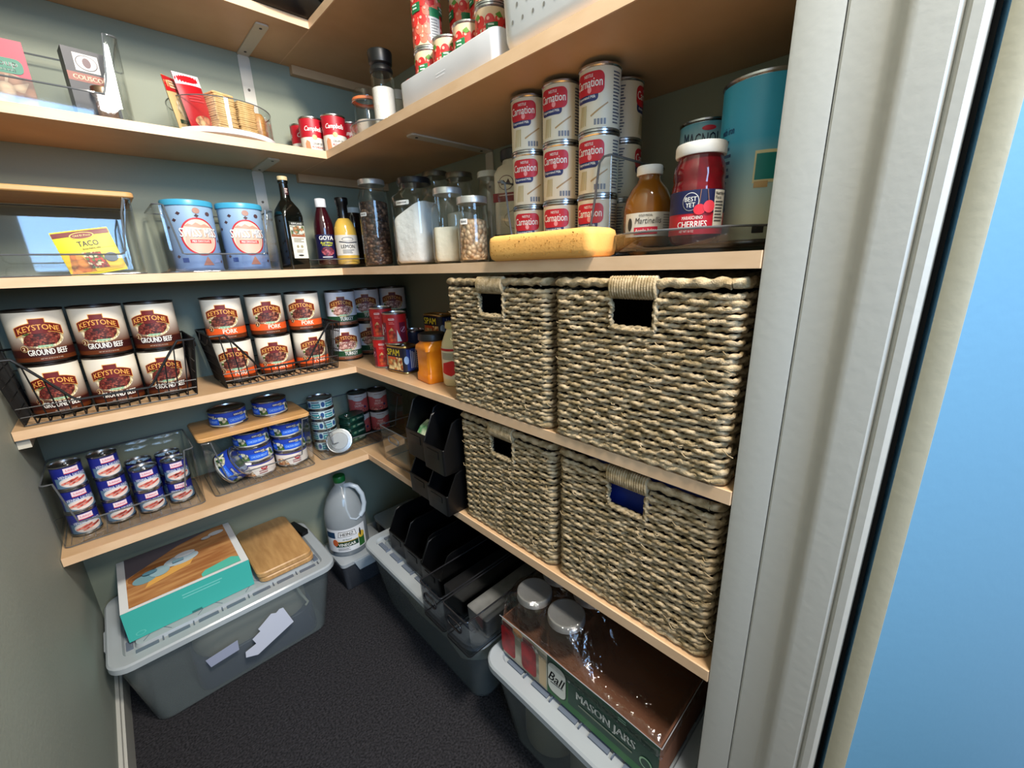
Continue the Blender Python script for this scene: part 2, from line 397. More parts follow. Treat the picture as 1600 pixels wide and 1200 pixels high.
def bracket(loc, rz, label, arm=.205, leg=.26):
    t = thing('shelf_bracket', label, 'bracket', loc, rz, 'white shelf brackets')
    mb = MB(); mb.loops([[(x, y, z) for x, y in perim(.015, arm/2, .006)] for z in (-.004, -.0003)])
    for v in range(len(mb.v)): mb.v[v] = (mb.v[v][0], mb.v[v][1]-arm/2, mb.v[v][2])
    mb.build('bracket_arm', M_BRKT, t)
    mb = MB(); mb.loops([[(x, y, z+zz) for x, zz in perim(.015, leg/2, .006)] for y, z in ((-.0035, -leg/2-.004), (-.0003, -leg/2-.004))])
    mb.build('bracket_plate', M_BRKT, t)
    ms = mat('screw_steel', (70, 66, 62), .4, .8)
    for y in (-.03, -arm+.02):
        mb = MB(); mb.loops([[(.0035*math.cos(a*PI/4), y+.0035*math.sin(a*PI/4), z) for a in range(8)] for z in (-.0052, -.0040)]); mb.build('screw', ms, t)
    mb = MB(); mb.loops([[(.0035*math.cos(a*PI/4), y, -.09+.0035*math.sin(a*PI/4)) for a in range(8)] for y in (-.0055, -.0037)]); mb.build('screw', ms, t)
bracket((-.407, -.0005, Z5-T), 0, 'white metal bracket on the back wall under the topmost shelf, behind the crackers')
bracket((-.425, -.0005, Z4-T), 0, 'white metal bracket on the back wall above the dark oil bottle', .18)
bracket((-.0005, -.585, Z4-T), -PI/2, 'white metal bracket on the right wall above the glass jars', .25)
def cleat(x0, x1, z, label, m=M_WOOD):
    tag(MB().box(x0, x1, -.0215, -.0005, z-T-.024, z-T-.0003).build('wall_cleat', m), label, 'wood strip', 'wooden cleats under the shelves')
cleat(-.283, -.001, Z5, 'wooden cleat on the back wall in the corner under the topmost shelf')
cleat(-.313, -.001, Z4, 'wooden cleat on the back wall in the corner behind the vinegar bottles')
o = MB().box(-W+.0005, -W+.02, -.24, -.08, Z2-T-.022, Z2-T-.0003).build('wall_cleat', M_BRKT); tag(o, 'pale cleat on the left wall under the shelf of ground beef cans', 'wood strip', 'wooden cleats under the shelves')

# black bag on the topmost shelf
mb = MB(); rnd = random.Random(3)
ls = []
for k, (z, a) in enumerate(((.001, .8), (.03, 1), (.07, 1), (.11, .85), (.14, .5))):
    ls.append([(.17*a*math.cos(2*PI*j/20)*(1+.07*rnd.random()), .10*a*math.sin(2*PI*j/20)*(1+.07*rnd.random()), z) for j in range(20)])
mb.loops(ls)
t = thing('black_bag', 'black pouch lying on the topmost shelf at its inner corner', 'bag', (-.36, -.19, Z5+.0005))
mb.build('pouch', mat('black_vinyl', (12, 12, 13), .3), t, 60)
mb = MB(); mb.tube([(-.12+.24*k/12, -.09-.02*math.sin(PI*k/12), .03+.02*math.sin(PI*k/12)) for k in range(13)], .004); mb.build('strap', M_BLK, t)

# ------------------------------------------------------------------ woven baskets
BW, BD, BH = .292, .275, .272
def rope(mb, pts, r, lobes=2, pitch=.018, amp=.35, n=8, flat=1.0, ph=0):
    """twisted strand along pts (closed if first==last)"""
    closed = (Vector(pts[0])-Vector(pts[-1])).length < 1e-6
    if closed: pts = pts[:-1]
    P = [Vector(p) for p in pts]; N = len(P); ls = []; s = 0
    for i, p in enumerate(P):
        t = (P[(i+1) % N]-P[i-1]) if closed else (P[min(i+1, N-1)]-P[max(i-1, 0)])
        t.normalize(); b = Vector((0, 0, 1)); a = t.cross(b)
        if a.length < .3: b = Vector((0, 1, 0)); a = t.cross(b)
        a.normalize(); b = a.cross(t)
        if i: s += (p-P[i-1]).length
        rot = 2*PI*s/pitch+ph; lp = []
        for j in range(n):
            th = 2*PI*j/n; rr = r*(1+amp*math.cos(lobes*(th-rot/lobes)))
            lp.append(p+a*math.cos(th)*rr*flat+b*math.sin(th)*rr)
        ls.append(lp)
    mb.loops(ls, 0, close=closed)
def basket_template():
    t = thing('woven_basket', 'basket', 'basket'); rnd = random.Random(5)
    hx, hy = BW/2-.005, BD/2-.005; pitch = .0079; rows = int((BH-.02)/pitch)
    hz0, hz1, hw = .205, .243, .033
    def path(z, k, x_from=None, step=.0042):
        pts = []; per = perim(hx, hy, .012, 1, 1, 4)
        # resample closed perimeter starting at front centre
        P = [Vector((x, y)) for x, y in per]; st = Vector((0, -hy))
        P = [st]+P+[st]; out = []; d = 0
        for i in range(len(P)-1):
            a, b = P[i], P[i+1]; Ln = (b-a).length; nn = max(1, int(Ln/step))
            for q in range(nn):
                p = a.lerp(b, q/nn); out.append((p, d+Ln*q/nn))
            d += Ln
        res = []
        for p, s in out:
            c = Vector((p.x, p.y)); nrm = Vector((p.x, p.y))
            if abs(p.x)/hx > abs(p.y)/hy: nrm = Vector((math.copysign(1, p.x), 0))
            else: nrm = Vector((0, math.copysign(1, p.y)))
            wv = .0024*math.sin(2*PI*s/.052+PI*k+.3*math.sin(k*1.7))
            zz = z+.0007*math.sin(2*PI*s/.047+k*2.1)+.0004*math.sin(s*300+k*k)
            res.append((p.x+nrm.x*wv, p.y+nrm.y*wv, zz))
        return res
    mb = MB()
    for k in range(rows):
        z = .012+k*pitch; pts = path(z, k)
        r = .0037*(1+.14*rnd.uniform(-1, 1)); ph = rnd.uniform(0, 6)
        if hz0-.002 < z < hz1+.001:
            cut = [i for i, p in enumerate(pts) if not (p[1] < -hy+.01 and abs(p[0]) < hw)]
            pts2 = pts[cut[0]:cut[-1]+1]; rope(mb, pts2, r, 2, .0115, .30, 7, .95, ph)
        elif z <= hz0:
            rope(mb, pts+[pts[0]], r, 2, .0115, .30, 7, .95, ph)
        elif z > hz1:
            cut = [i for i, p in enumerate(pts) if not (p[1] < -hy+.01 and abs(p[0]) < hw+.002)]
            rope(mb, pts[cut[0]:cut[-1]+1], r, 2, .0115, .30, 7, .95, ph)
    # loose ends
    for _ in range(60):
        x = rnd.uniform(-hx, hx); z = rnd.uniform(.02, .25)
        if abs(x) < hw+.01 and hz0-.01 < z < hz1+.01: continue
        a = rnd.uniform(-.6, .6); ln = rnd.uniform(.006, .014)
        mb.tube([(x, -hy-.006, z), (x+ln*.6, -hy-.008-.003*rnd.random(), z+ln*a*.6), (x+ln, -hy-.007, z+ln*a)], .0007, 0, 4)
    mb.build('weave', M_GRASS, t, 60)
    mb = MB()
    def loop(z, r, f):
        per = perim(hx, hy, .012, 60, 60, 4); per.append(per[0]); rope(mb, [(x*f, y*f, z+.001*math.sin(i*.9)) for i, (x, y) in enumerate(per)], r, 3, .024, .17, 9)
    loop(.0062, .0052, 1.0); mb.build('bottom_rim', M_GRASS, t, 60)
    mb = MB(); loop(BH-.0075, .0064, 1.0); mb.build('top_rim', M_GRASS, t, 60)
    mb = MB(); N = 220; turns = 17
    pts = [(-.036+.072*i/N, -hy+.0095*math.cos(2*PI*turns*i/N), .258+.0145*math.sin(2*PI*turns*i/N)) for i in range(N+1)]
    mb.tube(pts, .0024, 0, 6)
    mb.rr([(.2445, .0355, .0065, .004, 0, -hy), (.2715, .0355, .0065, .004, 0, -hy)])
    # wrapped border round the hand hole
    rope(mb, [(-hw-.002+.002*math.sin(i), -hy-.002, hz0-.004+i*.0035) for i in range(12)], .0042, 2, .012, .3, 7)
    rope(mb, [(hw+.002, -hy-.002, hz0-.004+i*.0035) for i in range(12)], .0042, 2, .012, .3, 7)
    rope(mb, [(-hw-.003+(2*hw+.006)*i/18, -hy-.002, hz0-.004-.003*math.sin(PI*i/18)) for i in range(19)], .0045, 2, .012, .3, 7)
    mb.build('handle', M_GRASS, t, 60)
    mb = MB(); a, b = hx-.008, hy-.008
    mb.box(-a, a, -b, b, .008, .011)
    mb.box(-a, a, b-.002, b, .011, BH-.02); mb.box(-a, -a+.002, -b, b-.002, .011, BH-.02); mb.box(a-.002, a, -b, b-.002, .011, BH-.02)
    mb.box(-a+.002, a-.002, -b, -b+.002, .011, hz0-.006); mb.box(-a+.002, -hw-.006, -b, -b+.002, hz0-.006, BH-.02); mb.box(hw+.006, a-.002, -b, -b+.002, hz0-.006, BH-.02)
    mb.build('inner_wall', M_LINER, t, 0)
    return t
bt = basket_template()
G = 'seagrass storage baskets on the side shelves'
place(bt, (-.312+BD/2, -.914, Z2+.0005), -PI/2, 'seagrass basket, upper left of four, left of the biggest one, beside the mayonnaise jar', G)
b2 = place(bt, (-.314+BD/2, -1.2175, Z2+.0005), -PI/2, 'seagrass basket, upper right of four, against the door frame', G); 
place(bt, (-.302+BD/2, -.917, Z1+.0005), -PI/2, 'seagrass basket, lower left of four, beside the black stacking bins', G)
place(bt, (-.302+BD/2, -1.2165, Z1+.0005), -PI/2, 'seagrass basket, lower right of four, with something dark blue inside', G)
# blue pouch inside the lower right basket
mb = MB(); mb.rr([(.012, .118, .09, .03), (.06, .122, .095, .03), (.2, .122, .112, .03), (.245, .11, .1, .03), (.252, .06, .05, .03)], nx=3)
o = mb.build('blue_pouch', mat('navy_blue_nylon', (18, 42, 130), .5), None, 60, (-.302+BD/2, -1.2165, Z1+.012), -PI/2)
tag(o, 'dark blue pouch seen through the handle of the lower right seagrass basket', 'pouch')

# ------------------------------------------------------------------ canned meat in wire baskets (second shelf)
def arc_text(art, t, cx, cy, h, w, rise, m, l=3, bold=.02):
    return art.text(t, cx, cy, h, m, l, w, bold, warp=lambda x: -rise*(x/(w/2))**2)
def keystone_art(kind, R, h):
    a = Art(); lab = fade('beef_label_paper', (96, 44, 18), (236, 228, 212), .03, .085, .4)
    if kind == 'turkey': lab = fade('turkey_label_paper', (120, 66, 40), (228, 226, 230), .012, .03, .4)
    wrap(a, R, h, lab)
    food = {'beef': cells('minced_beef_picture', [(84, 24, 20), (128, 48, 40), (62, 18, 16), (106, 34, 30), (150, 74, 58)], 260),
            'pork': cells('pork_chunk_picture', [(150, 82, 62), (96, 40, 32), (182, 116, 92), (120, 56, 44), (70, 30, 24)], 170, stretch=(1, 1, 1.4)),
            'turkey': cells('turkey_chunk_picture', [(216, 166, 150), (180, 122, 108), (236, 200, 186), (150, 90, 82)], 190, stretch=(1, 1, 1.5))}[kind]
    # noodle plate, then the heap of meat
    a.ell(.002, h*.50, .036, .026, cells('noodle_picture', [(232, 214, 168), (212, 184, 130), (244, 232, 200)], 300, stretch=(1, 1, .4)), 1)
    a.poly([(-.030, h*.37), (-.022, h*.32), (0, h*.30), (.020, h*.33), (.029, h*.42), (.031, h*.52), (.025, h*.60), (.010, h*.64), (-.012, h*.62), (-.026, h*.50)], food, 2)
    a.rect(-.034, -.020, h*.42, h*.48, ink(70, 92, 40), 2) if kind != 'beef' else a.ell(-.022, h*.58, .006, .004, ink(60, 84, 36), 3)
    # shaped maroon banner with gold edge
    M, Gd = ink(104, 20, 18), ink(232, 168, 84)
    f = lambda x, d=0: h*.615-7.2*x*x+d
    a.band(-.0385, .0385, lambda x: f(x, -.0012), .0204, Gd, 3); a.rect(-.0125, .0125, h*.70, h*.872, Gd, 3)
    a.band(-.037, .037, lambda x: f(x), .018, M, 4); a.rect(-.0112, .0112, h*.70, h*.86, M, 4); a.rect(-.012, .012, h*.565, h*.63, M, 4)
    arc_text(a, 'KEYSTONE', 0, h*.615+.0085, .0115, .064, 7.2*.032**2, Gd, 5)
    a.rect(-.009, .013, h*.285, h*.325, ink(120, 178, 130), 3); a.text('ALL NATURAL', .002, h*.305, .0026, WHITE, 4, .019)
    if kind == 'beef':
        a.rect(-.5*PI*R*1.1, .5*PI*R*1.1, h*.09, h*.245, ink(58, 18, 14), 1); a.text('GROUND BEEF', .004, h*.185, .0125, WHITE, 4, .062, .03)
    else:
        c = ink(226, 88, 34) if kind == 'pork' else ink(30, 72, 44)
        a.rect(-.5*PI*R*1.3, .5*PI*R*1.3, h*.10, h*.275, c, 1); a.text(kind.upper(), .012, h*.19, .0115, WHITE if kind == 'turkey' else ink(252, 236, 214), 4, .033 if kind == 'pork' else .042, .03)
    if kind != 'turkey':
        a.ell(-.031, h*.27, .0062, .0068, ink(240, 214, 150), 4, 16); a.ell(-.031, h*.27, .0054, .006, ink(92, 30, 20), 5, 16); a.text('2', -.031, h*.27, .007, ink(250, 232, 180), 6)
    a.text('NET WT 28 OZ (1 LB 12 OZ)', .006, h*.045, .003, ink(214, 190, 170), 4, .034)
    return a
KR, KH = .0482, .1155
ks = {k: can('meat_can', KR, KH, keystone_art(k, KR-.0014, KH-.0104), metal=TIN_D) for k in ('beef', 'pork', 'turkey')}
pos = ['left', 'middle', 'right']
Gb, Gp, Gt = 'ground beef cans in the left wire basket', 'pork cans in the right wire basket', 'turkey cans beside the pork basket'
for i, (x, o) in enumerate(((-.961, -2), (-.862, -4), (-.764, -2))):
    place(ks['beef'], (x, -.139, Z2+.0045), to_door(x, -.15, o), '%s ground beef can in the bottom layer of the left wire basket' % pos[i], Gb)
for i, (x, o) in enumerate(((-.960, 2), (-.861, -3), (-.762, -8))):
    place(ks['beef'], (x, -.130, Z2+.0047+KH), to_door(x, -.14, o), '%s ground beef can in the top layer of the left wire basket' % pos[i], Gb)
for i, (x, o) in enumerate(((-.608, 4), (-.503, 4), (-.399, 18))):
    place(ks['pork'], (x, -.139, Z2+.0045), to_door(x, -.14, o-6), '%s pork can in the bottom layer of the right wire basket' % pos[i], Gp)
for i, (x, o) in enumerate(((-.612, 2), (-.506, 12), (-.401, 0))):
    place(ks['pork'], (x, -.132, Z2+.0047+KH), to_door(x, -.14, o-6), '%s pork can in the top layer of the right wire basket' % pos[i], Gp)
for (x, y, lv, o, l) in ((-.272, -.110, 0, 0, 'bottom turkey can of the stack next to the right wire basket'), (-.274, -.112, 1, 2, 'top turkey can of the stack next to the right wire basket'),
                         (-.166, -.075, 0, 2, 'bottom turkey can of the middle stack in the corner'), (-.168, -.072, 1, 0, 'top turkey can of the middle stack in the corner'),
                         (-.060, -.072, 0, 0, 'bottom turkey can deep in the corner behind the small red cans'), (-.060, -.070, 1, 0, 'top turkey can deep in the shelf corner, against the right wall')):
    place(ks['turkey'], (x, y, Z2+.0006+lv*(KH+.0002)), to_door(x, y, o), l, Gt)

def wire_basket(xc, wbot, label):
    t = thing('wire_basket', label, 'wire basket', (xc, -.143, Z2+.0004), 0, 'black wire baskets on the second shelf')
    H = .142; hb, db = wbot/2, .082; ht, dt = wbot/2+.018, .100; r = .0015
    def P(u, v, k): return ((hb+(ht-hb)*k)*u, (db+(dt-db)*k)*v, .0016+H*k)
    # front profile: rim, dip in the middle
    def kf(u):
        a = abs(u)
        return .27 if a < .42 else (1 if a > .80 else .27+(a-.42)/.38*.73)
    mb = MB(); n = 40
    pts = [P(-1, 1, 1), P(1, 1, 1), P(1, -1, 1)]+[P(1-2*i/n, -1, kf(1-2*i/n)) for i in range(n+1)]+[P(-1, -1, 1)]
    mb.tube([pts[i] for i in range(len(pts))], .0027, 0, 6, True); mb.build('rim_wire', M_WIRE, t)
    mb = MB(); N = 16
    for i in range(N+1):
        u = -1+2*i/N; mb.tube([P(u, -1, kf(u)), P(u, -1, 0), P(u, 1, 0), P(u, 1, 1)], r, 0, 5)
    for k in (.0, .13, .27): mb.tube([P(-1, -1, k), P(1, -1, k)], r, 0, 5)
    for k in (0, .33, .66): mb.tube([P(-1, 1, k), P(1, 1, k)], r, 0, 5)
    mb.build('front_and_floor_wires', M_WIRE, t)
    for s in (-1, 1):
        mb = MB()
        for i in range(15): v = -1+2*i/14; mb.tube([P(s, v, 0), P(s, v, 1)], r, 0, 5)
        for k in (0, .2, .4, .6, .8): mb.tube([P(s, -1, k), P(s, 1, k)], r, 0, 5)
        mb.tube([P(s, -.7, 1), (s*(ht+.004), -.6*dt, H-.02), (s*(ht+.002), -.2*dt, H-.026), (s*(ht+.004), .2*dt, H-.02), P(s, .3, 1)], .003, 0, 6)
        mb.build('side_wires', M_WIRE, t)
    return t
wire_basket(-.868, .296, 'black wire basket of ground beef cans, against the left wall')
wire_basket(-.505, .296, 'black wire basket of pork cans, on the second shelf')

# small red cans and luncheon meat
def manwich_art(R, h):
    a = Art(); wrap(a, R, h, ink(196, 26, 28))
    for s0 in (-.062, 0, .062):
        a.poly([(s0-.024, .004), (s0+.002, .004), (s0-.004, h*.36), (s0-.014, h*.55), (s0-.025, h*.42)], cells('stew_picture', [(200, 80, 44), (182, 42, 30), (226, 170, 110), (190, 60, 40)], 110), 1)
        a.poly([(s0+.0, h*.48), (s0+.012, .004), (s0-.001, .004)], WHITE, 2)
        a.rrect(s0-.022, s0-.004, h*.80, h*.88, .003, ink(238, 180, 170), 2); a.lines(s0-.013, h*.845, .012, 1, .003, ink(196, 90, 90), 3)
        a.rect(s0+.008, s0+.030, .002, h*.72, ink(112, 18, 44), 1); a.ell(s0+.019, h*.46, .009, .008, ink(190, 110, 140), 3, 16); a.ell(s0+.0185, h*.465, .0075, .0064, ink(112, 18, 44), 4, 16); a.poly([(s0+.012, h*.40), (s0+.014, h*.39), (s0+.026, h*.56), (s0+.024, h*.57)], ink(226, 190, 206), 5)
        a.lines(s0-.012, h*.72, .018, 2, .004, ink(240, 130, 120), 3)
    return a
rR, rH = .0345, .092
rc = can('tomato_sauce_can', rR, rH, manwich_art(rR-.0014, rH-.0104), ring=True)
Gr = 'small red cans on the second shelf'
def spam_tin():
    t = thing('luncheon_meat_tin', 'tin', 'tin'); hx, hy, H = .047, .028, .080
    mb = MB(); mb.rr([(0, hx-.002, hy-.002, .014), (.002, hx, hy, .016), (.0045, hx-.001, hy-.001, .015), (H-.0045, hx-.001, hy-.001, .015), (H-.002, hx, hy, .016), (H, hx-.001, hy-.001, .015), (H-.001, hx-.004, hy-.004, .012), (H-.003, hx-.005, hy-.005, .011)], na=6)
    mb.build('tin_body', mat('gold_tin', (200, 172, 110), .3, 1), t)
    rg = MB(); rg.tube([(.012+.009*math.cos(a), .007*math.sin(a), H-.0018) for a in [2*PI*k/12 for k in range(12)]], .001, 0, 5, True); rg.build('pull_tab', TIN, t)
    per = perim(hx-.0007, hy-.0007, .0155, 1, 1, 6); P = [Vector((0, -hy+.0007))]+[Vector(p) for p in per]; P.append(P[0])
    cum = [0]
    for i in range(len(P)-1): cum.append(cum[-1]+(P[i+1]-P[i]).length)
    L_ = cum[-1]
    def f(s, tt, l):
        s = s % L_
        for i in range(len(P)-1):
            if cum[i] <= s <= cum[i+1]+1e-9:
                d = (P[i+1]-P[i]); k = (s-cum[i])/max(d.length, 1e-9); p = P[i]+d*k; n_ = Vector((d.y, -d.x)).normalized(); return (p.x+n_.x*l, p.y+n_.y*l, .005+tt)
        return (P[0].x, P[0].y, .005+tt)
    a = Art(); h = .070; a.rect(.0001, L_-.0001, 0, h, ink(16, 18, 40), 0)
    a.rect(-.034, .034, .004, h*.60, cells('fried_slices_picture', [(214, 130, 70), (236, 186, 110), (170, 80, 40), (246, 220, 160)], 90), 1)
    a.rect(-.030, .004, h*.50, h*.60, ink(206, 84, 40), 2);
    a.text('SPAM', -.004, h*.80, .019, ink(250, 226, 60), 2, .056, .03)
    a.rect(.048, .086, .004, h*.95, ink(40, 62, 128), 1); a.ell(.047, h*.5, .007, .012, ink(150, 180, 220), 2, 14)
    for q in range(4): a.rect(.060+q*.006, .0625+q*.006, .01, h*.9-.004*(q % 3), ink(206, 214, 232), 2)
    a.lines(.083, h*.9, .008, 10, .006, ink(150, 160, 190), 2)
    a.build('paper_label', f, t, .004); return t
sp = spam_tin(); Gs = 'luncheon meat tins on the second shelf'
place(sp, (-.242, -.430, Z2+.0005), -PI/2+.12, 'luncheon meat tin at the shelf front, supporting the front red can', Gs)
place(rc, (-.240, -.402, Z2+.0812), to_door(-.24, -.4, 6), 'red can standing on the front luncheon meat tin', Gr)
place(rc, (-.243, -.325, Z2+.0005), to_door(-.24, -.32, 8), 'lower red can of the pair beside the turkey cans', Gr)
place(rc, (-.242, -.324, Z2+.0009+rH), to_door(-.24, -.32, 2), 'upper red can of the pair beside the turkey cans', Gr)
bc = can('bean_can', .037, .105, wrap(Art(), .0356, .0946, ink(24, 30, 60)), ring=True)
place(bc, (-.150, -.345, Z2+.0005), 0, 'lower dark blue can behind the red cans', 'dark cans in the second row')
place(bc, (-.150, -.345, Z2+.1065), 0, 'upper dark blue can behind the red cans, under the next shelf', 'dark cans in the second row') if 0 else None
place(sp, (-.130, -.470, Z2+.0005), -PI/2, 'luncheon meat tin in the back row, at the bottom behind the orange powder jar', Gs)
place(sp, (-.132, -.468, Z2+.0810), -PI/2+.05, 'luncheon meat tin in the back row, upper one behind the orange powder jar', Gs)
place(sp, (-.055, -.475, Z2+.0005), -PI/2, 'luncheon meat tin against the right wall, lower one', Gs)
place(sp, (-.055, -.475, Z2+.0810), -PI/2, 'luncheon meat tin against the right wall, upper one', Gs)
c2 = can('stew_can', .037, .105, wrap(Art(), .0356, .0946, ink(120, 34, 30)).rect(-.03, .03, .01, .05, MATS['stew_picture'], 1), ring=True)
place(c2, (-.060, -.380, Z2+.0005), -.6, 'dark red can in the back row of the second shelf')
o = c2; o['group'] = 'dark cans in the second row'
# square jar of orange powder
t = thing('powder_jar', 'square plastic jar of orange powder with a black lid on the second shelf', 'jar', (-.240, -.590, Z2+.0005), -PI/2-.12)
mb = MB(); mb.rr([(.0, .036, .034, .008), (.004, .038, .036, .009), (.022, .0375, .0355, .010), (.025, .0345, .0325, .009), (.082, .0345, .0325, .009), (.086, .038, .036, .010), (.098, .037, .035, .014), (.106, .031, .031, .028), (.110, .031, .031, .028)])
mb.build('jar_body', mat('orange_powder_plastic', (232, 140, 20), .28, spec=.6, vary=((222, 122, 14), 30)), t, 50)
mb = MB(); mb.lathe([(0, .110), (.034, .110), (.0355, .112), (.0355, .126), (.034, .1285), (0, .1285)]); mb.build('lid', mat('black_lid', (26, 26, 28), .4), t)
# squeeze bottle of mayonnaise
t = thing('mayonnaise_jar', 'squeeze bottle of pale mayonnaise with red label beside the upper left basket', 'bottle', (-.225, -.668, Z2+.0005), -1.0)
mb = MB(); mb.lathe([(0, 0), (.030, 0), (.0335, .004), (.0335, .085), (.031, .11), (.022, .132), (.017, .142), (.017, .146)]); mb.build('bottle_body', ink(232, 220, 176, .3), t, 50)
mb = MB(); mb.lathe([(0, .146), (.020, .146), (.0205, .149), (.019, .162), (0, .163)]); mb.build('cap', ink(206, 190, 130), t)
a = Art(); a.rect(-.05, .05, .02, .10, ink(226, 220, 196), 0); a.rect(-.05, .05, .092, .098, ink(190, 30, 34), 1); a.poly([(-.03, .035), (.0, .028), (.022, .04), (.03, .062), (.004, .068), (-.024, .06)], ink(206, 26, 34), 1); a.lines(0, .085, .05, 5, .0035, ink(120, 120, 110))
a.build('paper_label', on_cyl(.0338), t)

# ------------------------------------------------------------------ clear bins
def scoop(low, a=.74, b=.86, back=1.0):
    def f(u, v):
        if v > -.98: return back
        k = abs(u)
        if k < a: return low
        if k > b: return back
        q = (k-a)/(b-a); q = q*q*(3-2*q); return low+(back-low)*q
    return f
def bin_shell(w, d, h, r, taper, zt, th=.0025, nx=30, ny=6, ribs=0):
    """open clear bin; zt(u,v) gives the wall height fraction; returns body and rim meshes"""
    hx, hy = w/2, d/2; ks = [0, .02, .15, .35, .6, .8, 1]
    def lp(k, ins, z0):
        out = []
        for x, y in perim(hx-ins, hy-ins, max(r-ins, .002), nx, ny, 4):
            u, v = x/(hx-ins), y/(hy-ins); z = z0+k*(h*zt(u, v)-z0); q = 1+taper*(z/h); e = .0 if k > .01 else .0015
            out.append((x*q-math.copysign(e, x), y*q-math.copysign(e, y), z))
        return out
    mb = MB()
    mb.loops([lp(k, 0, 0) for k in ks]+[lp(k, th, th) for k in ks[::-1]])
    rim = MB(); top = lp(1, th/2, 0)
    cl = [top[0]]
    for p in top[1:]:
        if (Vector(p)-Vector(cl[-1])).length > .0012: cl.append(p)
    rim.tube(cl, .0019, 0, 6, True)
    base = MB(); base.tube([(x, y, .002) for x, y in perim(hx-.001, hy-.001, r, 1, 1, 5)], .0014, 0, 5, True)
    return mb, rim, base
def clear_bin(name, label, loc, rz, w, d, h, zt, r=.012, taper=.02, group=None, ribs=0, smoke=False, cat='bin'):
    t = thing(name, label, cat, loc, rz, group)
    mb, rim, base = bin_shell(w, d, h, r, taper, zt)
    A, B = (M_SMOKE, M_SMRIM) if smoke else (M_CLEAR, M_RIM)
    mb.build('bin_body', A, t, 50); rim.build('rim', B, t); base.build('base_edge', B, t)
    if ribs:
        mb = MB()
        for i in range(ribs): x = -w/2+.012+(w-.024)*i/(ribs-1); mb.tube([(x, -d/2+.01, .0032), (x, d/2-.01, .0032)], .0008, 0, 4)
        o = mb.build('floor_ribs', B, t)
    return t
def grip(t, w, y, z, hw=.03, hh=.010, m=None):
    """rounded outline of a hand hole on the front wall of a bin"""
    mb = MB(); mb.tube([(x, y, z+zz) for x, zz in perim(hw, hh, hh*.9, 2, 1, 5)], .0022, 0, 6, True); mb.build('hand_hole_edge', m or M_RIM, t)
def wood_lid(t, w, d, z):
    mb = MB(); mb.rr([(z, w/2-.002, d/2-.002, .012), (z+.002, w/2, d/2, .014), (z+.009, w/2, d/2, .014), (z+.011, w/2-.002, d/2-.002, .012)]); o = mb.build('bamboo_lid', M_BAMBOO, t, 40); return o
GB = 'clear plastic bins on the shelves'
clear_bin('storage_bin', 'clear plastic bin of small sausage cans at the left end of the lowest shelf', (-.893, -.112, Z1+.0005), 0, .272, .196, .162, scoop(.34), group=GB, ribs=13)
cb = clear_bin('storage_bin', 'clear plastic bin with a bamboo lid, holding chicken cans on the lowest shelf', (-.598, -.106, Z1+.0005), 0, .272, .190, .160, scoop(.30), group=GB, ribs=17)
wood_lid(cb, .290, .186, .1635)
clear_bin('storage_bin', 'clear plastic bin with the tuna cans and green tins on the lowest shelf', (-.283, -.098, Z1+.0005), 0, .310, .184, .150, scoop(.30), group=GB, ribs=18)

# small sausage cans
def vienna_art(R, h):
    a = Art(); wrap(a, R, h, ink(26, 36, 128)); a.rect(-.034, .034, 0, h*.50, ink(92, 122, 150), 1)
    a.ell(0, h*.27, .0265, .0135, ink(196, 206, 214), 2); a.ell(0, h*.255, .0245, .0115, ink(232, 214, 206), 3)
    for k, (x, y) in enumerate(((-.010, .30), (.002, .24), (.012, .30), (-.002, .34))):
        a.text('-', x, h*y, .0045, ink(206, 92, 80), 4+k, .018, .02, rot=20); a.ell(x-.010, h*y-.0035, .003, .0025, ink(226, 140, 124), 5+k, 10)
    a.text('VIENNA SAUSAGE', 0, h*.575, .0068, ink(214, 222, 240), 3, .050, .02, warp=lambda x: -3*x*x)
    a.rect(-.013, .013, h*.70, h*.97, ink(232, 212, 220), 2); a.rect(-.013, .013, h*.70, h*.735, ink(206, 60, 70), 3); a.text('Libbys', 0, h*.84, .006, ink(206, 90, 120), 3, .018)
    return a
vR, vH = .0285, .0602
vc = can('sausage_can', vR, vH, vienna_art(vR-.0014, vH-.0104), ring=True)
Gv = 'small sausage cans in the clear bin'
lay = ['bottom', 'middle', 'top']
for nm, x, y, n, o in (('first stack from the left', -.990, -.145, 3, 12), ('second stack from the left', -.926, -.136, 3, 12), ('third stack from the left, in front', -.862, -.140, 2, 8), ('fourth stack, in front', -.799, -.136, 2, 6),
                       ('third stack, behind', -.868, -.075, 2, 10), ('fourth stack, behind', -.806, -.072, 2, 10)):
    for k in range(n):
        place(vc, (x+.001*(k % 2), y, Z1+.0045+k*(vH+.0002)), to_door(x, y, o+3*((k*7) % 3-1)), '%s sausage can of the %s' % (lay[k] if n == 3 else ('lower', 'upper')[k], nm), Gv)
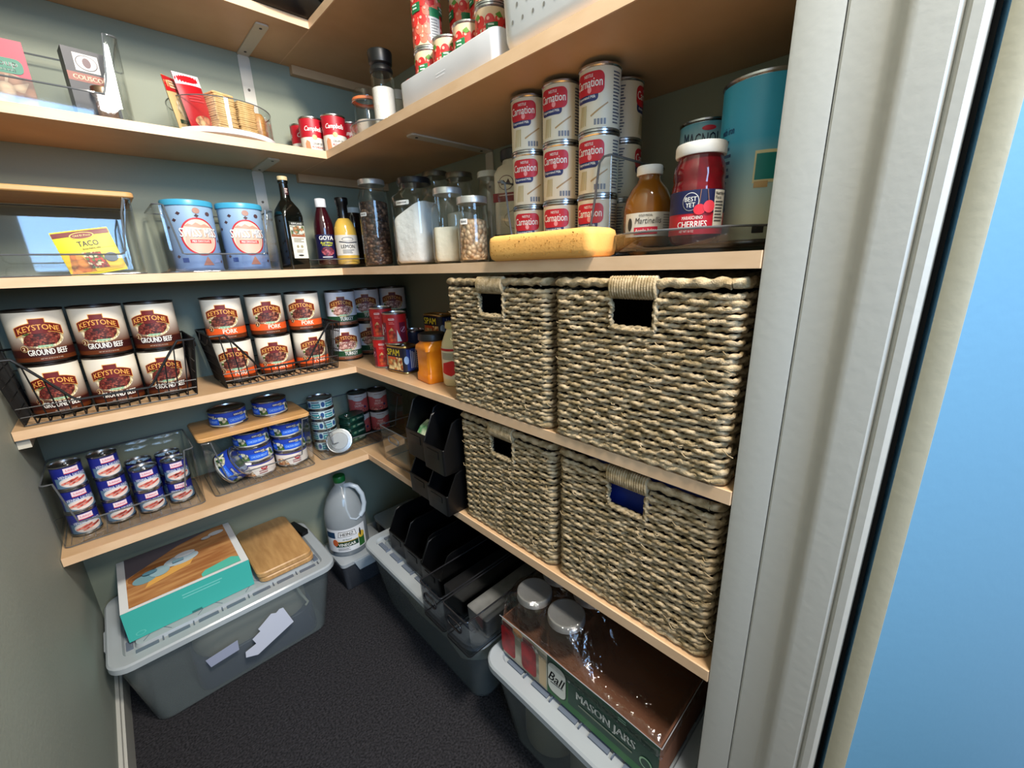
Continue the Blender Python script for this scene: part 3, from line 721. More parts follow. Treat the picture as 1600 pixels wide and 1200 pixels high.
# chicken cans
def chicken_art(R, h, low=False):
    a = Art()
    if low:
        wrap(a, R, h, ink(232, 222, 214)); a.rect(-PI*R, PI*R, h*.9, h, ink(40, 46, 140), 1); a.poly([(-.05, 0), (-.012, 0), (-.02, h*.4), (-.035, h*.62), (-.05, h*.5)], cells('shredded_chicken_picture', [(216, 160, 116), (240, 214, 180), (190, 120, 80)], 170), 1)
        a.ell(.012, h*.55, .009, .006, ink(190, 40, 50), 2); a.text('DAK', .012, h*.55, .004, WHITE, 3, .010); a.lines(.012, h*.3, .03, 2, .006, ink(150, 80, 80))
    else:
        wrap(a, R, h, ink(30, 62, 168))
        for s0 in (-.075, 0, .075):
            a.poly([(s0-.060, 0), (s0-.016, 0), (s0-.022, h*.6), (s0-.034, h*.75), (s0-.06, h*.7)], cells('salad_picture', [(70, 110, 50), (226, 224, 200), (200, 196, 160), (40, 80, 40), (236, 236, 220)], 120), 1)
            a.rect(s0-.018, s0+.034, h*.12, h*.60, ink(28, 92, 214), 2); a.text('CHICKEN BREAST', s0+.008, h*.36, .0075, ink(150, 196, 250), 3, .044)
            a.rect(s0-.004, s0+.026, h*.68, h*.86, ink(22, 30, 70), 2); a.text('KIRKLAND', s0+.011, h*.77, .005, WHITE, 3, .026)
            a.rect(s0-.06, s0+.05, 0, h*.09, ink(206, 206, 200), 2)
    return a
cR, cH = .0482, .0478
cc_ = can('chicken_can', cR, cH, chicken_art(cR-.0014, cH-.0104)); cw = can('chicken_can', cR, cH, chicken_art(cR-.0014, cH-.0104, True))
Gc = 'large flat blue chicken cans'; LZ = Z1+.0005+.1748
place(cc_, (-.650, -.103, LZ), to_door(-.65, -.1, 20), 'flat blue chicken can on the bamboo lid, left one', Gc)
place(cc_, (-.537, -.100, LZ), to_door(-.54, -.1, 12), 'flat blue chicken can on the bamboo lid, right one', Gc)
for x, y, nm in ((-.606, -.120, 'left'), (-.506, -.115, 'right')):
    place(cw, (x, y, Z1+.0045), to_door(x, y, 4), 'whitish chicken can at the bottom of the %s stack under the bamboo lid' % nm, 'whitish flat chicken cans')
    place(cc_, (x, y, Z1+.0047+cH), to_door(x, y, 2), 'blue chicken can in the middle of the %s stack under the bamboo lid' % nm, Gc)
    place(cc_, (x-.002, y+.002, Z1+.0049+2*cH), to_door(x, y, 6), 'blue chicken can on top of the %s stack under the bamboo lid' % nm, Gc)
place(cc_, (-.692, -.145, Z1+.0045+cR), 0, 'blue chicken can lying on its side at the left in the lidded bin', Gc, rot=(math.radians(64), 0, math.radians(66)))
# tuna cans
def tuna_art(R, h):
    a = Art(); wrap(a, R, h, ink(182, 204, 208))
    for s0 in (-.09, -.045, 0, .045, .09):
        a.rect(s0-.004, s0+.024, h*.1, h*.62, ink(40, 124, 136), 1); a.text('Albacore', s0+.010, h*.36, .005, ink(220, 236, 236), 2, .022)
        a.ell(s0-.012, h*.5, .006, h*.34, ink(36, 72, 128), 2, 14); a.rect(s0-.004, s0+.022, h*.72, h*.9, ink(70, 90, 110), 1)
    return a
tR, tH = .0405, .0368
tc_ = can('tuna_can', tR, tH, tuna_art(tR-.0014, tH-.0104))
order = ['bottom', 'second', 'third', 'fourth', 'top']
for k in range(5): place(tc_, (-.386+.001*(k % 2), -.095, Z1+.0045+k*(tH+.0002)), to_door(-.386, -.09, -15+11*k), '%s tuna can of the pale blue stack of five' % order[k], 'pale blue tuna cans')
place(tc_, (-.362, -.163, Z1+.0375), 0, 'tuna can leaning on edge in front of the stack, its round end facing out', 'pale blue tuna cans', rot=(math.radians(66), 0, math.radians(-28)))
# sardine tins
t = thing('sardine_tin', 'tin', 'tin')
mb = MB(); mb.rr([(0, .041, .027, .018), (.002, .043, .029, .020), (.004, .042, .028, .019), (.020, .042, .028, .019), (.022, .0435, .0295, .020), (.024, .042, .028, .019), (.0232, .039, .025, .017)]); mb.build('tin_body', mat('dark_green_tin', (16, 52, 44), .3, .4), t, 40)
mb = MB(); mb.tube([(-.02+.008*math.cos(a), .006*math.sin(a), .0245) for a in [2*PI*k/12 for k in range(12)]], .001, 0, 5, True); mb.build('pull_tab', TIN, t)
a = Art(); a.rect(-.030, .030, .006, .018, ink(18, 60, 50), 1); a.text('SARDINES', .012, .012, .005, ink(190, 206, 190), 2, .026); a.ell(-.016, .012, .006, .004, ink(80, 110, 90), 2); a.build('printed_side', on_front(-.0281), t, 0)
for k in range(4): place(t, (-.292+.001*(k % 2), -.105, Z1+.0045+k*.0247), .30, '%s dark green oval tin of the stack of four beside the tuna' % ['bottom', 'second', 'third', 'top'][k], 'dark green oval tins')
# red and pink cans in the corner
def salmon_art(R, h):
    a = Art(); wrap(a, R, h, ink(196, 84, 80)); a.rect(-PI*R, PI*R, h*.74, h, ink(206, 196, 190), 1)
    a.ell(0, h*.76, .020, h*.12, ink(206, 196, 190), 2); a.lines(.002, h*.88, .028, 1, .004, ink(150, 100, 90), 3)
    a.text('PINK', 0, h*.52, .008, ink(236, 196, 180), 3, .020); a.text('SALMON', 0, h*.38, .008, ink(236, 196, 180), 3, .030); a.rect(-.03, .03, 0, h*.2, cells('salmon_picture', [(214, 110, 96), (190, 70, 66), (230, 150, 130)], 150), 1)
    a.ell(.022, h*.28, .005, .005, ink(60, 50, 90), 2, 12); return a
sR, sH = .0352, .0795
sc_ = can('salmon_can', sR, sH, salmon_art(sR-.0014, sH-.0104), metal=TIN_D)
for x, y, nm in ((-.170, -.074, 'front'), (-.236, -.0485, 'rear left')):
    for k in range(2): place(sc_, (x, y, Z1+.0045+k*(sH+.0002)), to_door(x, y, 3), '%s pinkish red can of the %s stack in the corner of the lowest shelf' % (('lower', 'upper')[k], nm), 'pinkish red cans')
# clear bin facing the room at the corner
cb = clear_bin('storage_bin', 'small clear bin with a hand hole beside the black stacking bins', (-.172, -.412, Z1+.0005), -PI/2, .158, .236, .120, lambda u, v: 1, r=.008, taper=.05, group=GB)
grip(cb, .16, -.1215, .088)

# black stacking bins
def stack_bin(name, label, loc, rz, w, d, h, group):
    t = thing(name, label, 'bin', loc, rz, group)
    def zt(u, v):
        if v > -.70: return 1
        q = (-.70-v)/.30
        return 1-.50*min(1, q*1.15)
    mb, rim, base = bin_shell(w, d, h, .006, .03, zt, th=.003, nx=4, ny=16)
    mb.build('bin_body', M_BLK, t, 40); rim.build('rolled_rim', M_BLK, t)
    a = MB(); a.rr([(h*.30, .024, .0012, .001, 0, -d/2-.0017), (h*.44, .024, .0012, .001, 0, -d/2-.0017)]); a.build('label_holder', M_BLK, t)
    return t
Gk = 'black stacking bins'
stack_bin('stacking_bin', 'black stacking bin on the lowest side shelf, under the one with the green packet', (-.216, -.617, Z1+.0005), -PI/2, .098, .236, .110, Gk)
stack_bin('stacking_bin', 'black stacking bin standing on another, holding a green packet', (-.214, -.617, Z1+.1115), -PI/2, .098, .236, .152, Gk)
stack_bin('stacking_bin', 'black stacking bin on the shelf, squeezed against the lower left woven basket', (-.226, -.714, Z1+.0005), -PI/2, .088, .236, .110, Gk)
stack_bin('stacking_bin', 'black stacking bin, upper one touching the lower left woven basket', (-.226, -.714, Z1+.1115), -PI/2, .088, .236, .135, Gk)
t = thing('snack_packet', 'green and white packet in the upper black stacking bin', 'packet', (-.300, -.617, Z1+.160), -PI/2)
mb = MB(); mb.rr([(0, .036, .012, .004), (.02, .038, .016, .005), (.045, .038, .010, .004), (.052, .038, .001, .001)]); mb.build('packet_body', mat('green_print', (60, 140, 84), .35, vary=((220, 226, 200), 30)), t)
t.rotation_euler = (math.radians(-50), 0, -PI/2)
mb = MB(); mb.box(-.038, .038, -.0006, .0006, .052, .060); mb.build('packet_seal', ink(226, 230, 224), t, 0)

# ------------------------------------------------------------------ eye-level shelf, back run
cb = clear_bin('storage_bin', 'clear bin with a wooden lid and a taco packet inside, on the eye-level shelf', (-.893, -.133, Z3+.0005), 0, .276, .214, .158, scoop(.27, .78, .90), group=GB)
wood_lid(cb, .296, .216, .1605)
def packet(name, label, cat, loc, rot, w, h, art, m, th=.006, group=None):
    t = thing(name, label, cat, loc, 0, group); t.rotation_euler = rot
    mb = MB(); nx, nz = 10, 10
    def srf(sg):
        return [[(-w/2+w*i/nx, sg*th*(math.sin(PI*i/nx)**.6)*(math.sin(PI*k/nz)**.6)+.0004*sg, h*k/nz) for i in range(nx+1)] for k in range(nz+1)]
    for sg in (-1, 1):
        g = srf(sg); vs = [p for r in g for p in r]; fs = []
        for k in range(nz):
            for i in range(nx):
                a = k*(nx+1)+i; f = (a, a+1, a+nx+2, a+nx+1); fs.append(f if sg < 0 else f[::-1])
        mb.add(vs, fs)
    mb.build('packet_body', m, t, 60)
    if art:
        def f(s_, tt, l):
            i = (s_+w/2)/w; k = tt/h
            return (s_, -th*(math.sin(PI*min(max(i, 0), 1))**.6)*(math.sin(PI*min(max(k, 0), 1))**.6)-.0004-l, tt)
        out = art.mesh('printed_front', f, w/12, .0006); o = bpy.data.objects.new('printed_front', out); COL.objects.link(o); o.parent = t
    return t
def hcut(art, x0, x1, y0, y1, m, l, n=8):
    for k in range(n): art.rect(x0, x1, y0+(y1-y0)*k/n, y0+(y1-y0)*(k+1)/n, m, l)
    return art
a = Art(); hcut(a, -.046, .046, .052, .082, ink(228, 214, 20), 1); hcut(a, -.046, .046, .081, .091, ink(110, 16, 22), 2, 3); a.ell(0, .081, .020, .0075, ink(214, 190, 90), 3); a.ell(0, .081, .018, .006, ink(120, 24, 24), 4); a.text('Old El Paso', 0, .081, .004, ink(240, 220, 150), 5, .028)
a.text('TACO', .004, .064, .011, ink(30, 24, 20), 3, .034, .03); a.text('SEASONING MIX', .006, .053, .003, ink(60, 40, 30), 3, .030); hcut(a, -.046, .046, .004, .050, ink(240, 190, 40), 1)
a.poly([(-.044, .006), (-.004, .006), (-.016, .040), (-.034, .046)], cells('taco_shell_picture', [(224, 140, 60), (206, 112, 40), (236, 164, 84)], 90), 2); a.poly([(-.010, .012), (.020, .010), (.016, .044), (-.014, .046)], cells('taco_filling_picture', [(150, 60, 40), (230, 210, 170), (90, 120, 50), (200, 70, 50)], 220), 3); a.ell(.030, .030, .012, .010, ink(70, 84, 100), 3, 16)
packet('seasoning_packet', 'yellow taco seasoning packet leaning in the wide clear bin', 'packet', (-.832, -.206, Z3+.0045), (math.radians(-10), math.radians(-10), 0), .094, .094, a, ink(226, 210, 30), .004)
clear_bin('storage_bin', 'clear bin around the two cocoa tubs on the eye-level shelf', (-.592, -.130, Z3+.0005), 0, .246, .206, .152, scoop(.28, .72, .86), group=GB)
# cocoa tubs
def cocoa_art(R, h):
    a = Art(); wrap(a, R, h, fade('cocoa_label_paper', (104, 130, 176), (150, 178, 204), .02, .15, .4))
    rnd = random.Random(9)
    for k in range(16):
        s, y = rnd.uniform(-.11, .11), rnd.choice((rnd.uniform(.1, .9),))*h
        if abs(s) > .045 or y > h*.8 or y < h*.25: a.poly([(s-.005, y), (s+.001, y-.004), (s+.006, y+.001), (s, y+.005)], ink(70, 48, 50), 1)
    a.ell(0, h*.50, .040, .045, ink(190, 40, 48), 2, 40); a.ell(0, h*.50, .036, .041, ink(226, 200, 180), 3, 40); a.ell(0, h*.43, .031, .028, ink(206, 176, 156), 4, 30)
    a.poly([(-.03, h*.66), (-.02, h*.70), (-.012, h*.68), (-.004, h*.72), (.006, h*.68), (.014, h*.70), (.03, h*.65), (.0, h*.64)], ink(196, 150, 130), 4)
    a.text('SWISS MISS', .0008, h*.560, .021, ink(60, 70, 110), 5.4, .082, .03, .004); a.text('SWISS MISS', 0, h*.565, .021, WHITE, 6.2, .080, .03, .004)
    a.rect(-.022, .022, h*.40, h*.455, ink(196, 60, 56), 5); a.text('MILK CHOCOLATE', 0, h*.428, .005, WHITE, 6, .036)
    a.rect(-.048, -.034, h*.10, h*.17, ink(40, 66, 130), 2); a.poly([(-.006, h*.05), (.018, h*.05), (.006, h*.19)], ink(150, 100, 90), 3); a.poly([(.018, h*.08), (.04, h*.10), (.03, h*.17)], ink(120, 140, 190), 2)
    a.ell(.002, h*.90, .008, .007, ink(170, 130, 116), 3, 12); a.ell(.028, h*.86, .006, .005, ink(84, 58, 60), 3, 10)
    return a
def cocoa():
    R, H = .0535, .165; t = thing('cocoa_tub', 'tub', 'tub')
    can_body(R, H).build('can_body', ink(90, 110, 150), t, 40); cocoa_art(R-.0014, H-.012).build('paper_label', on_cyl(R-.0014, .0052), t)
    mb = MB(); mb.lathe([(R-.004, H-.010), (R+.0012, H-.010), (R+.0015, H+.0), (R, H+.003), (R-.006, H+.003), (R-.007, H+.0005), (0, H+.0005)]); mb.build('lid', mat('sky_blue_lid', (66, 160, 196), .35), t, 40)
    return t
ct = cocoa(); Gt2 = 'cocoa tubs on the eye-level shelf'
place(ct, (-.639, -.136, Z3+.0045), to_door(-.64, -.14, 16), 'blue cocoa tub with light blue lid, left one', Gt2)
place(ct, (-.524, -.136, Z3+.0045), to_door(-.52, -.14, 12), 'blue cocoa tub with light blue lid, right one beside the oil bottle', Gt2)
# oil bottle
t = thing('oil_bottle', 'tall dark square oil bottle with a pale label on the eye-level shelf', 'bottle', (-.417, -.188, Z3+.0005), .18)
mb = MB(); mb.rr([(0, .027, .027, .006), (.004, .0285, .0285, .007), (.142, .0285, .0285, .007), (.160, .027, .027, .012), (.176, .020, .020, .016), (.186, .0135, .0135, .013), (.198, .0118, .0118, .0115), (.228, .0112, .0112, .011), (.230, .013, .013, .0128), (.236, .013, .013, .0128)])
mb.build('bottle_body', mat('dark_green_glass', (9, 11, 9), .08, spec=.8), t, 40)
mb = MB(); mb.lathe([(0, .236), (.0125, .236), (.013, .238), (.013, .245), (.012, .246), (0, .246)]); mb.build('cork', ink(206, 184, 140), t)
a = Art(); a.rect(-.0205, .0205, 0, .098, ink(214, 210, 196), 0); a.rect(-.0205, .0205, .088, .098, ink(40, 44, 36), 1); a.text('KIRKLAND', 0, .093, .005, WHITE, 2, .03); a.rect(-.0195, .0195, .060, .087, cells('olive_grove_picture', [(96, 110, 70), (196, 196, 180), (60, 80, 50), (170, 120, 80)], 120), 1)
a.rect(-.0195, .0195, .058, .064, ink(150, 90, 60), 2); a.lines(0, .052, .03, 3, .004, ink(130, 120, 100)); a.ell(-.006, .032, .0035, .004, ink(150, 140, 110), 1, 12); a.ell(.006, .032, .0035, .004, ink(150, 140, 110), 1, 12); a.ell(0, .008, .008, .0025, ink(40, 40, 40), 1, 12); a.lines(0, .022, .022, 3, .003, ink(150, 140, 120))
a.build('paper_label', on_front(-.0288, .004, .030), t, 0)
a = Art(); a.rect(-.006, .006, 0, .018, ink(60, 30, 30), 0); a.lines(0, .014, .008, 3, .004, ink(220, 200, 190), 1); a.build('neck_label', on_cyl(.0119, .199), t)

def tray_round(label, loc, R, h, cat='turntable', m=M_CLEAR, rim=M_RIM, group=None):
    t = thing('round_turntable', label, cat, loc, 0, group)
    mb = MB(); mb.lathe([(0, 0), (R*.86, 0), (R*.86, .005), (R*.98, .006), (R, .009), (R+.002, h), (R-.0015, h), (R-.003, .011), (0, .010)], 0, 56); mb.build('tray', m, t, 40)
    mb = MB(); mb.tube([((R)*math.cos(2*PI*k/56), (R)*math.sin(2*PI*k/56), h) for k in range(56)], .0016, 0, 6, True); mb.build('rim', rim, t)
    return t
tray_round('clear round tray of sauce bottles on the eye-level shelf', (-.262, -.150, Z3+.0005), .100, .026, 'tray')
def bottle(name, label, cat, loc, rz, prof, m, cap, capm, art=None, artR=None, artz=0, group=None):
    t = thing(name, label, cat, loc, rz, group); mb = MB(); mb.lathe(prof, 0, 32); mb.build('bottle_body', m, t, 50)
    mb = MB(); mb.lathe(cap, 0, 28); mb.build('cap', capm, t, 40)
    if art: art.build('paper_label', on_cyl(artR, artz), t)
    return t
def zadd(prof, k=1, s=1): return [(r*s, z*k) for r, z in prof]
a = Art(); wrap(a, .0290, .070, ink(22, 20, 60)); a.text('GOYA', 0, .060, .012, WHITE, 3, .040, .04); a.text('Red Wine', 0, .046, .006, ink(220, 220, 60), 3, .034, shear=.2); a.text('Vinegar', 0, .039, .006, ink(220, 220, 60), 3, .030, shear=.2); a.ell(0, .021, .019, .013, cells('grape_picture', [(130, 40, 60), (90, 20, 44), (170, 80, 90)], 200), 1); a.lines(0, .004, .034, 1, .004, WHITE)
bottle('vinegar_bottle', 'dark red wine vinegar bottle with a white cap on the clear tray', 'bottle', (-.312, -.160, Z3+.0112), to_door(-.31, -.16, 6), [(0, 0), (.026, 0), (.0288, .004), (.0288, .090), (.0284, .100), (.0265, .120), (.021, .142), (.0145, .160), (.0125, .166), (0, .166)],
       mat('red_wine_vinegar', (48, 10, 18), .1, spec=.7), [(0, .166), (.0150, .166), (.0155, .168), (.0152, .188), (.014, .190), (0, .190)], ink(214, 214, 216), a, .0291, .018)
a = Art(); a.rect(-.045, .045, 0, .058, ink(206, 200, 190), 0)
a.ell(0, .046, .017, .006, ink(90, 90, 100), 1, 20); a.ell(0, .0455, .015, .0048, ink(206, 200, 190), 2, 20); a.text('LEMON', -.001, .025, .010, ink(30, 30, 36), 2, .040, .03); a.poly([(-.026, .038), (.0, .034), (.03, .037), (.03, .0395), (0, .037), (-.026, .041)], ink(60, 60, 70), 2); a.lines(0, .014, .036, 3, .004, ink(110, 110, 110))
bottle('dressing_bottle', 'yellow dressing bottle with a black neck on the clear tray', 'bottle', (-.268, -.208, Z3+.0112), to_door(-.27, -.2, 8), [(0, 0), (.030, 0), (.0325, .004), (.0325, .085), (.0305, .105), (.024, .122), (.0165, .132), (0, .132)],
       mat('lemon_dressing', (214, 172, 74), .15, spec=.7), [(0, .132), (.0165, .132), (.0150, .140), (.0150, .168), (.0185, .174), (.0190, .188), (.018, .190), (0, .190)], mat('black_shrink_cap', (14, 12, 14), .25), a, .0327, .026)
bottle('sauce_bottle', 'dark brown bottle with a pale cap behind the yellow dressing', 'bottle', (-.196, -.120, Z3+.0112), 0, [(0, 0), (.028, 0), (.030, .004), (.030, .120), (.028, .140), (.024, .160), (0, .160)],
       mat('dark_sauce', (30, 16, 14), .12, spec=.7), [(0, .160), (.024, .160), (.0245, .163), (.024, .176), (0, .177)], ink(196, 196, 190))

# ------------------------------------------------------------------ glass jars
def jar(label, x, y, R, H, content, fill, lid='silver', rz=0, square=False, tagtext=None, cname='contents', slope=0, group='glass storage jars on the side shelf', neck=.80, lidh=.014, name='glass_jar', z=Z3+.0005):
    t = thing(name, label, 'jar', (x, y, z), rz, group); Rn = R*neck; zn = H-.032
    prof = [(0, .002), (R*.86, 0), (R*.97, .004), (R, .012), (R, zn-.028), (R*.97, zn-.012), (Rn*1.04, zn), (Rn, zn+.006), (Rn, H-.004)]
    mb = MB()
    if square: mb.rr([(zz+.0001*i, max(r, .001), max(r, .001), max(r, .001)*(.5 if r > Rn*1.05 else .98)) for i, (r, zz) in enumerate(prof)], 0, True, False, 1, 8)
    else: mb.lathe(prof, 0, 36)
    mb.build('glass', M_GLASS, t, 50)
    if content:
        mb = MB(); ri = R-.0035; zt = .006+fill*(zn-.02)
        sec = [(.006, ri*.9), (.013, ri), (zt-.004, ri), (zt, ri*.96)]
        if square: mb.rr([(zz, r, r, r*.5) for zz, r in sec], 0, True, True, 1, 8)
        else: mb.lathe([(0, .006)]+[(r, zz) for zz, r in sec]+[(ri*.5, zt+.004), (0, zt+.003)], 0, 36)
        if slope:
            mb.v = [(vx, vy, vz+(vx*slope*((vz-.03)/max(zt-.03, .01)) if vz > .03 else 0)) for vx, vy, vz in mb.v]
        mb.build(cname, content, t, 60)
    mb = MB(); b = H-lidh; L1 = Rn+.0028
    lm = {'silver': M_SILVER, 'black': mat('black_jar_lid', (20, 20, 22), .35, .3), 'white': mat('white_jar_lid', (206, 208, 196), .4), 'dull': mat('dull_metal_lid', (120, 116, 100), .35, .9)}[lid]
    n = 48
    ls = []
    for r, zz in ((L1, b), (L1+.0006, b+.001), (L1, b+.003), (L1, H-.003), (L1-.0008, H-.0005), (L1-.004, H), (L1-.006, H-.0008), (1e-4, H-.0008)):
        ls.append([((r+(.0004 if j % 2 and L1-.0005 < r < L1+.0003 else 0))*math.cos(2*PI*j/n), (r+(.0004 if j % 2 and L1-.0005 < r < L1+.0003 else 0))*math.sin(2*PI*j/n), zz) for j in range(n)])
    mb.loops(ls); mb.build('lid', lm, t, 30)
    if tagtext:
        a = Art(); w_, hh, tz = tagtext[1], tagtext[2], tagtext[3]
        a.rrect(-w_/2, w_/2, 0, hh, .002, WHITE, 0); a.text(tagtext[0], 0, hh/2, hh*.4, BLACK, 1, w_*.7)
        a.build('stuck_label', on_cyl(R+.0006, tz, math.radians(tagtext[4])), t)
    return t
BEANS = cells('dark_bean_mix', [(74, 50, 40), (110, 82, 66), (52, 36, 32), (146, 112, 90), (90, 60, 50)], 110, .5, .8, (1, 1, 1.4))
SMALLB = cells('small_dark_beans', [(60, 42, 38), (82, 60, 52), (44, 32, 30)], 150, .5, .8)
CHICK = cells('chickpeas', [(206, 170, 132), (190, 150, 112), (222, 190, 152)], 118, .55, 1.0)
FLOUR = mat('white_flour', (232, 230, 226), .9, bump=(60, .6, 4, .004)); SUGAR = mat('cream_sugar', (222, 212, 190), .8, bump=(90, .5, 4, .003))
jar('tall jar of dark mixed beans, standing left of the flour jar', -.224, -.322, .0420, .236, BEANS, .93, 'silver', -.9, tagtext=('BLACK BEANS', .024, .010, .138, -22))
jar('small jar of pasta bits behind the bean and flour jars', -.158, -.372, .028, .180, cells('pasta_bits', [(206, 180, 130), (190, 160, 108), (222, 200, 156)], 130, .5, .6), .30, 'silver', -.9, tagtext=('NUTS', .018, .009, .115, 0))
jar('large square jar of white flour with a black lid', -.224, -.545, .0500, .206, FLOUR, .80, 'black', -PI/2+.35, True, ('POWDERED SUGAR', .045, .010, .142, -6), slope=.45, neck=.76)
jar('jar of cream-coloured sugar between the flour and the chickpeas', -.220, -.676, .0360, .166, SUGAR, .66, 'silver', -.9, True, neck=.84)
jar('jar packed full of chickpeas, beside the yellow sponge', -.232, -.778, .0330, .134, CHICK, .98, 'silver', -1.0, tagtext=('BEANS', .019, .011, .078, -18), neck=.9)
jar('tall jar with a dark metal lid behind the flour jar', -.110, -.475, .0400, .245, SUGAR, .5, 'dull', -.9)
jar('tall jar with a two-tone lid behind the sugar jar', -.110, -.582, .0400, .225, SUGAR, .7, 'dull', -.9)
jar('tall empty jar with a white lid behind the chickpeas', -.100, -.690, .0330, .212, None, 0, 'white', -.9)
# carton jug
t = thing('plastic_canister', 'cream canister with a black lid beside the milk cans', 'canister', (-.118, -.806, Z3+.0005), -PI/2+.35)
mb = MB(); mb.rr([(0, .044, .034, .010), (.004, .046, .036, .012), (.185, .046, .036, .012), (.200, .040, .032, .016), (.206, .034, .030, .028), (.214, .033, .030, .029)]); mb.build('canister_body', ink(206, 198, 176), t, 50)
mb = MB(); mb.lathe([(0, .214), (.037, .214), (.038, .216), (.038, .232), (.036, .234), (0, .234)]); mb.build('lid', mat('black_lid', (26, 26, 28), .4), t)
a = Art(); a.ell(-.012, .166, .018, .015, ink(90, 40, 36), 1); a.ell(-.012, .166, .0165, .0135, ink(206, 198, 176), 2); a.poly([(-.024, .162), (-.018, .172), (-.012, .166), (-.006, .174), (0, .162)], ink(60, 34, 30), 3); a.rect(-.045, .045, .128, .146, ink(120, 34, 34), 1); a.lines(0, .140, .06, 1, .004, ink(220, 200, 190))
a.rect(-.045, .045, .02, .06, ink(40, 40, 44), 1); a.ell(.01, .09, .03, .02, ink(150, 140, 120), 1); a.ell(.01, .09, .028, .018, ink(206, 198, 176), 2); a.poly([(-.004, .05), (.002, .062), (.008, .05)], ink(200, 196, 180), 2)
a.build('printed_front', on_front(-.0362), t, 0)

# ------------------------------------------------------------------ evaporated milk cans
def milk_art(R, h):
    a = Art(); wrap(a, R, h, ink(224, 214, 190)); bl = ink(38, 48, 100); rd = ink(196, 28, 44)
    for s0 in (0, -.107*.98):
        a.poly([(s0-.030, h*.58), (s0+.008, h*.58), (s0+.014, h*.63), (s0+.014, h*.72), (s0-.030, h*.72)], bl, 1) if 0 else None
        a.rrect(s0-.032, s0+.008, h*.45, h*.66, .006, bl, 1); a.rrect(s0-.034, s0+.017, h*.56, h*.93, .009, rd, 2)
        a.text('NESTLE', s0-.008, h*.865, .0042, WHITE, 3, .015); a.text('Carnation', s0-.009, h*.755, .0125, WHITE, 3, .046, .015); a.ell(s0-.006, h*.635, .0035, .0045, ink(236, 150, 150), 3, 12)
        a.text('Evaporated Milk', s0-.012, h*.515, .0052, WHITE, 3, .032)
        for k in range(4): a.poly([(s0-.026+.004*k, h*.06), (s0-.024+.004*k, h*.06), (s0-.020+.003*k, h*.40), (s0-.022+.003*k, h*.40)], ink(190, 172, 120), 1)
        a.poly([(s0-.004, h*.22), (s0-.003, h*.19), (s0+.024, h*.40), (s0+.023, h*.42)], ink(176, 140, 90), 1)
        for k in range(4): a.rect(s0+.002+.005*k, s0+.0055+.005*k, h*.05, h*.15, ink(120, 124, 134), 1)
        a.lines(s0+.040, h*.90, .016, 16, h*.055, ink(90, 92, 104), 1)
    return a
mR, mH = .0342, .0935
mc = can('milk_can', mR, mH, milk_art(mR-.0014, mH-.0104))
Gm = 'evaporated milk cans on the side shelf'
rws = ['bottom', 'middle', 'top']
for x, y, nm, o in ((-.200, -.920, 'left', 0), (-.200, -.998, 'middle', -5), (-.200, -1.077, 'right', -10), (-.122, -1.072, 'rear', -70)):
    for k in range(3): place(mc, (x+.0008*(k % 2), y, Z3+.0042+k*(mH+.0002)), to_door(x, y, o-3*k), '%s milk can of the %s stack' % (rws[k], nm), Gm)
clear_bin('storage_bin', 'clear bin around the stacks of milk cans on the eye-level side shelf', (-.152, -.998, Z3+.0005), -PI/2, .262, .176, .150, scoop(.25, .70, .86), r=.006, taper=.0, group=GB)
# sponge
t = thing('yellow_sponge', 'big yellow speckled sponge block lying on the shelf edge before the milk cans', 'sponge', (-.287, -1.040, Z3+.0005), -PI/2)
mb = MB(); mb.rr([(0, .107, .030, .012), (.004, .1125, .036, .014), (.012, .114, .038, .014), (.032, .114, .038, .014), (.039, .1125, .0365, .014), (.0425, .107, .031, .012)], nx=8, na=6)
mb.build('sponge_block', mat('yellow_sponge_foam', (236, 178, 96), .8, vary=((230, 166, 84), 12), bump=(300, .3, 2, .001)), t, 60)
pm = ink(176, 120, 44, .9); a = Art(); rnd = random.Random(4)
for k in range(70): x, z = rnd.uniform(-.104, .104), rnd.uniform(.005, .038); a.ell(x, z, .0009+.0008*rnd.random(), .0005+.0006*rnd.random(), pm, 1, 7)
a.build('pores', on_front(-.0380), t, 0, .0002)

# ------------------------------------------------------------------ smoky turntable with juice, cherries, cream cans
tray_round('smoky clear turntable at the right end of the eye-level shelf, under the juice and cherries', (-.180, -1.246, Z3+.0005), .123, .030, 'turntable', M_SMOKE, M_RIM)
TZ = Z3+.0112
t = thing('juice_bottle', 'round glass bottle of apple juice with a white cap', 'bottle', (-.205, -1.175, TZ), to_door(-.2, -1.17, 4))
prof = [(0, 0), (.030, 0), (.035, .005), (.0362, .02), (.0362, .056), (.034, .070), (.027, .086), (.0185, .096), (.0160, .101), (.0160, .106)]
mb = MB(); mb.lathe(prof, 0, 36); mb.build('bottle_body', mat('amber_juice', (128, 78, 20), .08, spec=.7, vary=((158, 104, 34), 14)), t, 50)
mb = MB(); mb.lathe([(0, .106), (.0185, .106), (.0190, .108), (.0190, .117), (.018, .119), (0, .1195)]); mb.build('cap', WHITE, t)
a = Art(); a.rect(-.040, .042, .0, .034, ink(226, 222, 210), 0); a.ell(-.029, .018, .0042, .0095, ink(50, 50, 46), 1, 14); a.text('Martinellis', .000, .0225, .0085, ink(40, 36, 40), 2, .038, .01, .15); a.rect(-.021, .014, .003, .0135, ink(206, 40, 66), 1); a.text('Apple Juice', -.0035, .008, .006, WHITE, 2, .031); a.lines(.031, .029, .016, 7, .0036, ink(170, 166, 160), 1); a.text("GOLD MEDAL", -.004, .030, .003, ink(60, 60, 60), 2, .02)
a.build('paper_label', on_cyl(.0364, .017), t)
t = thing('cherry_jar', 'glass jar of red maraschino cherries with a white lid', 'jar', (-.240, -1.266, TZ), to_door(-.24, -1.26, 4))
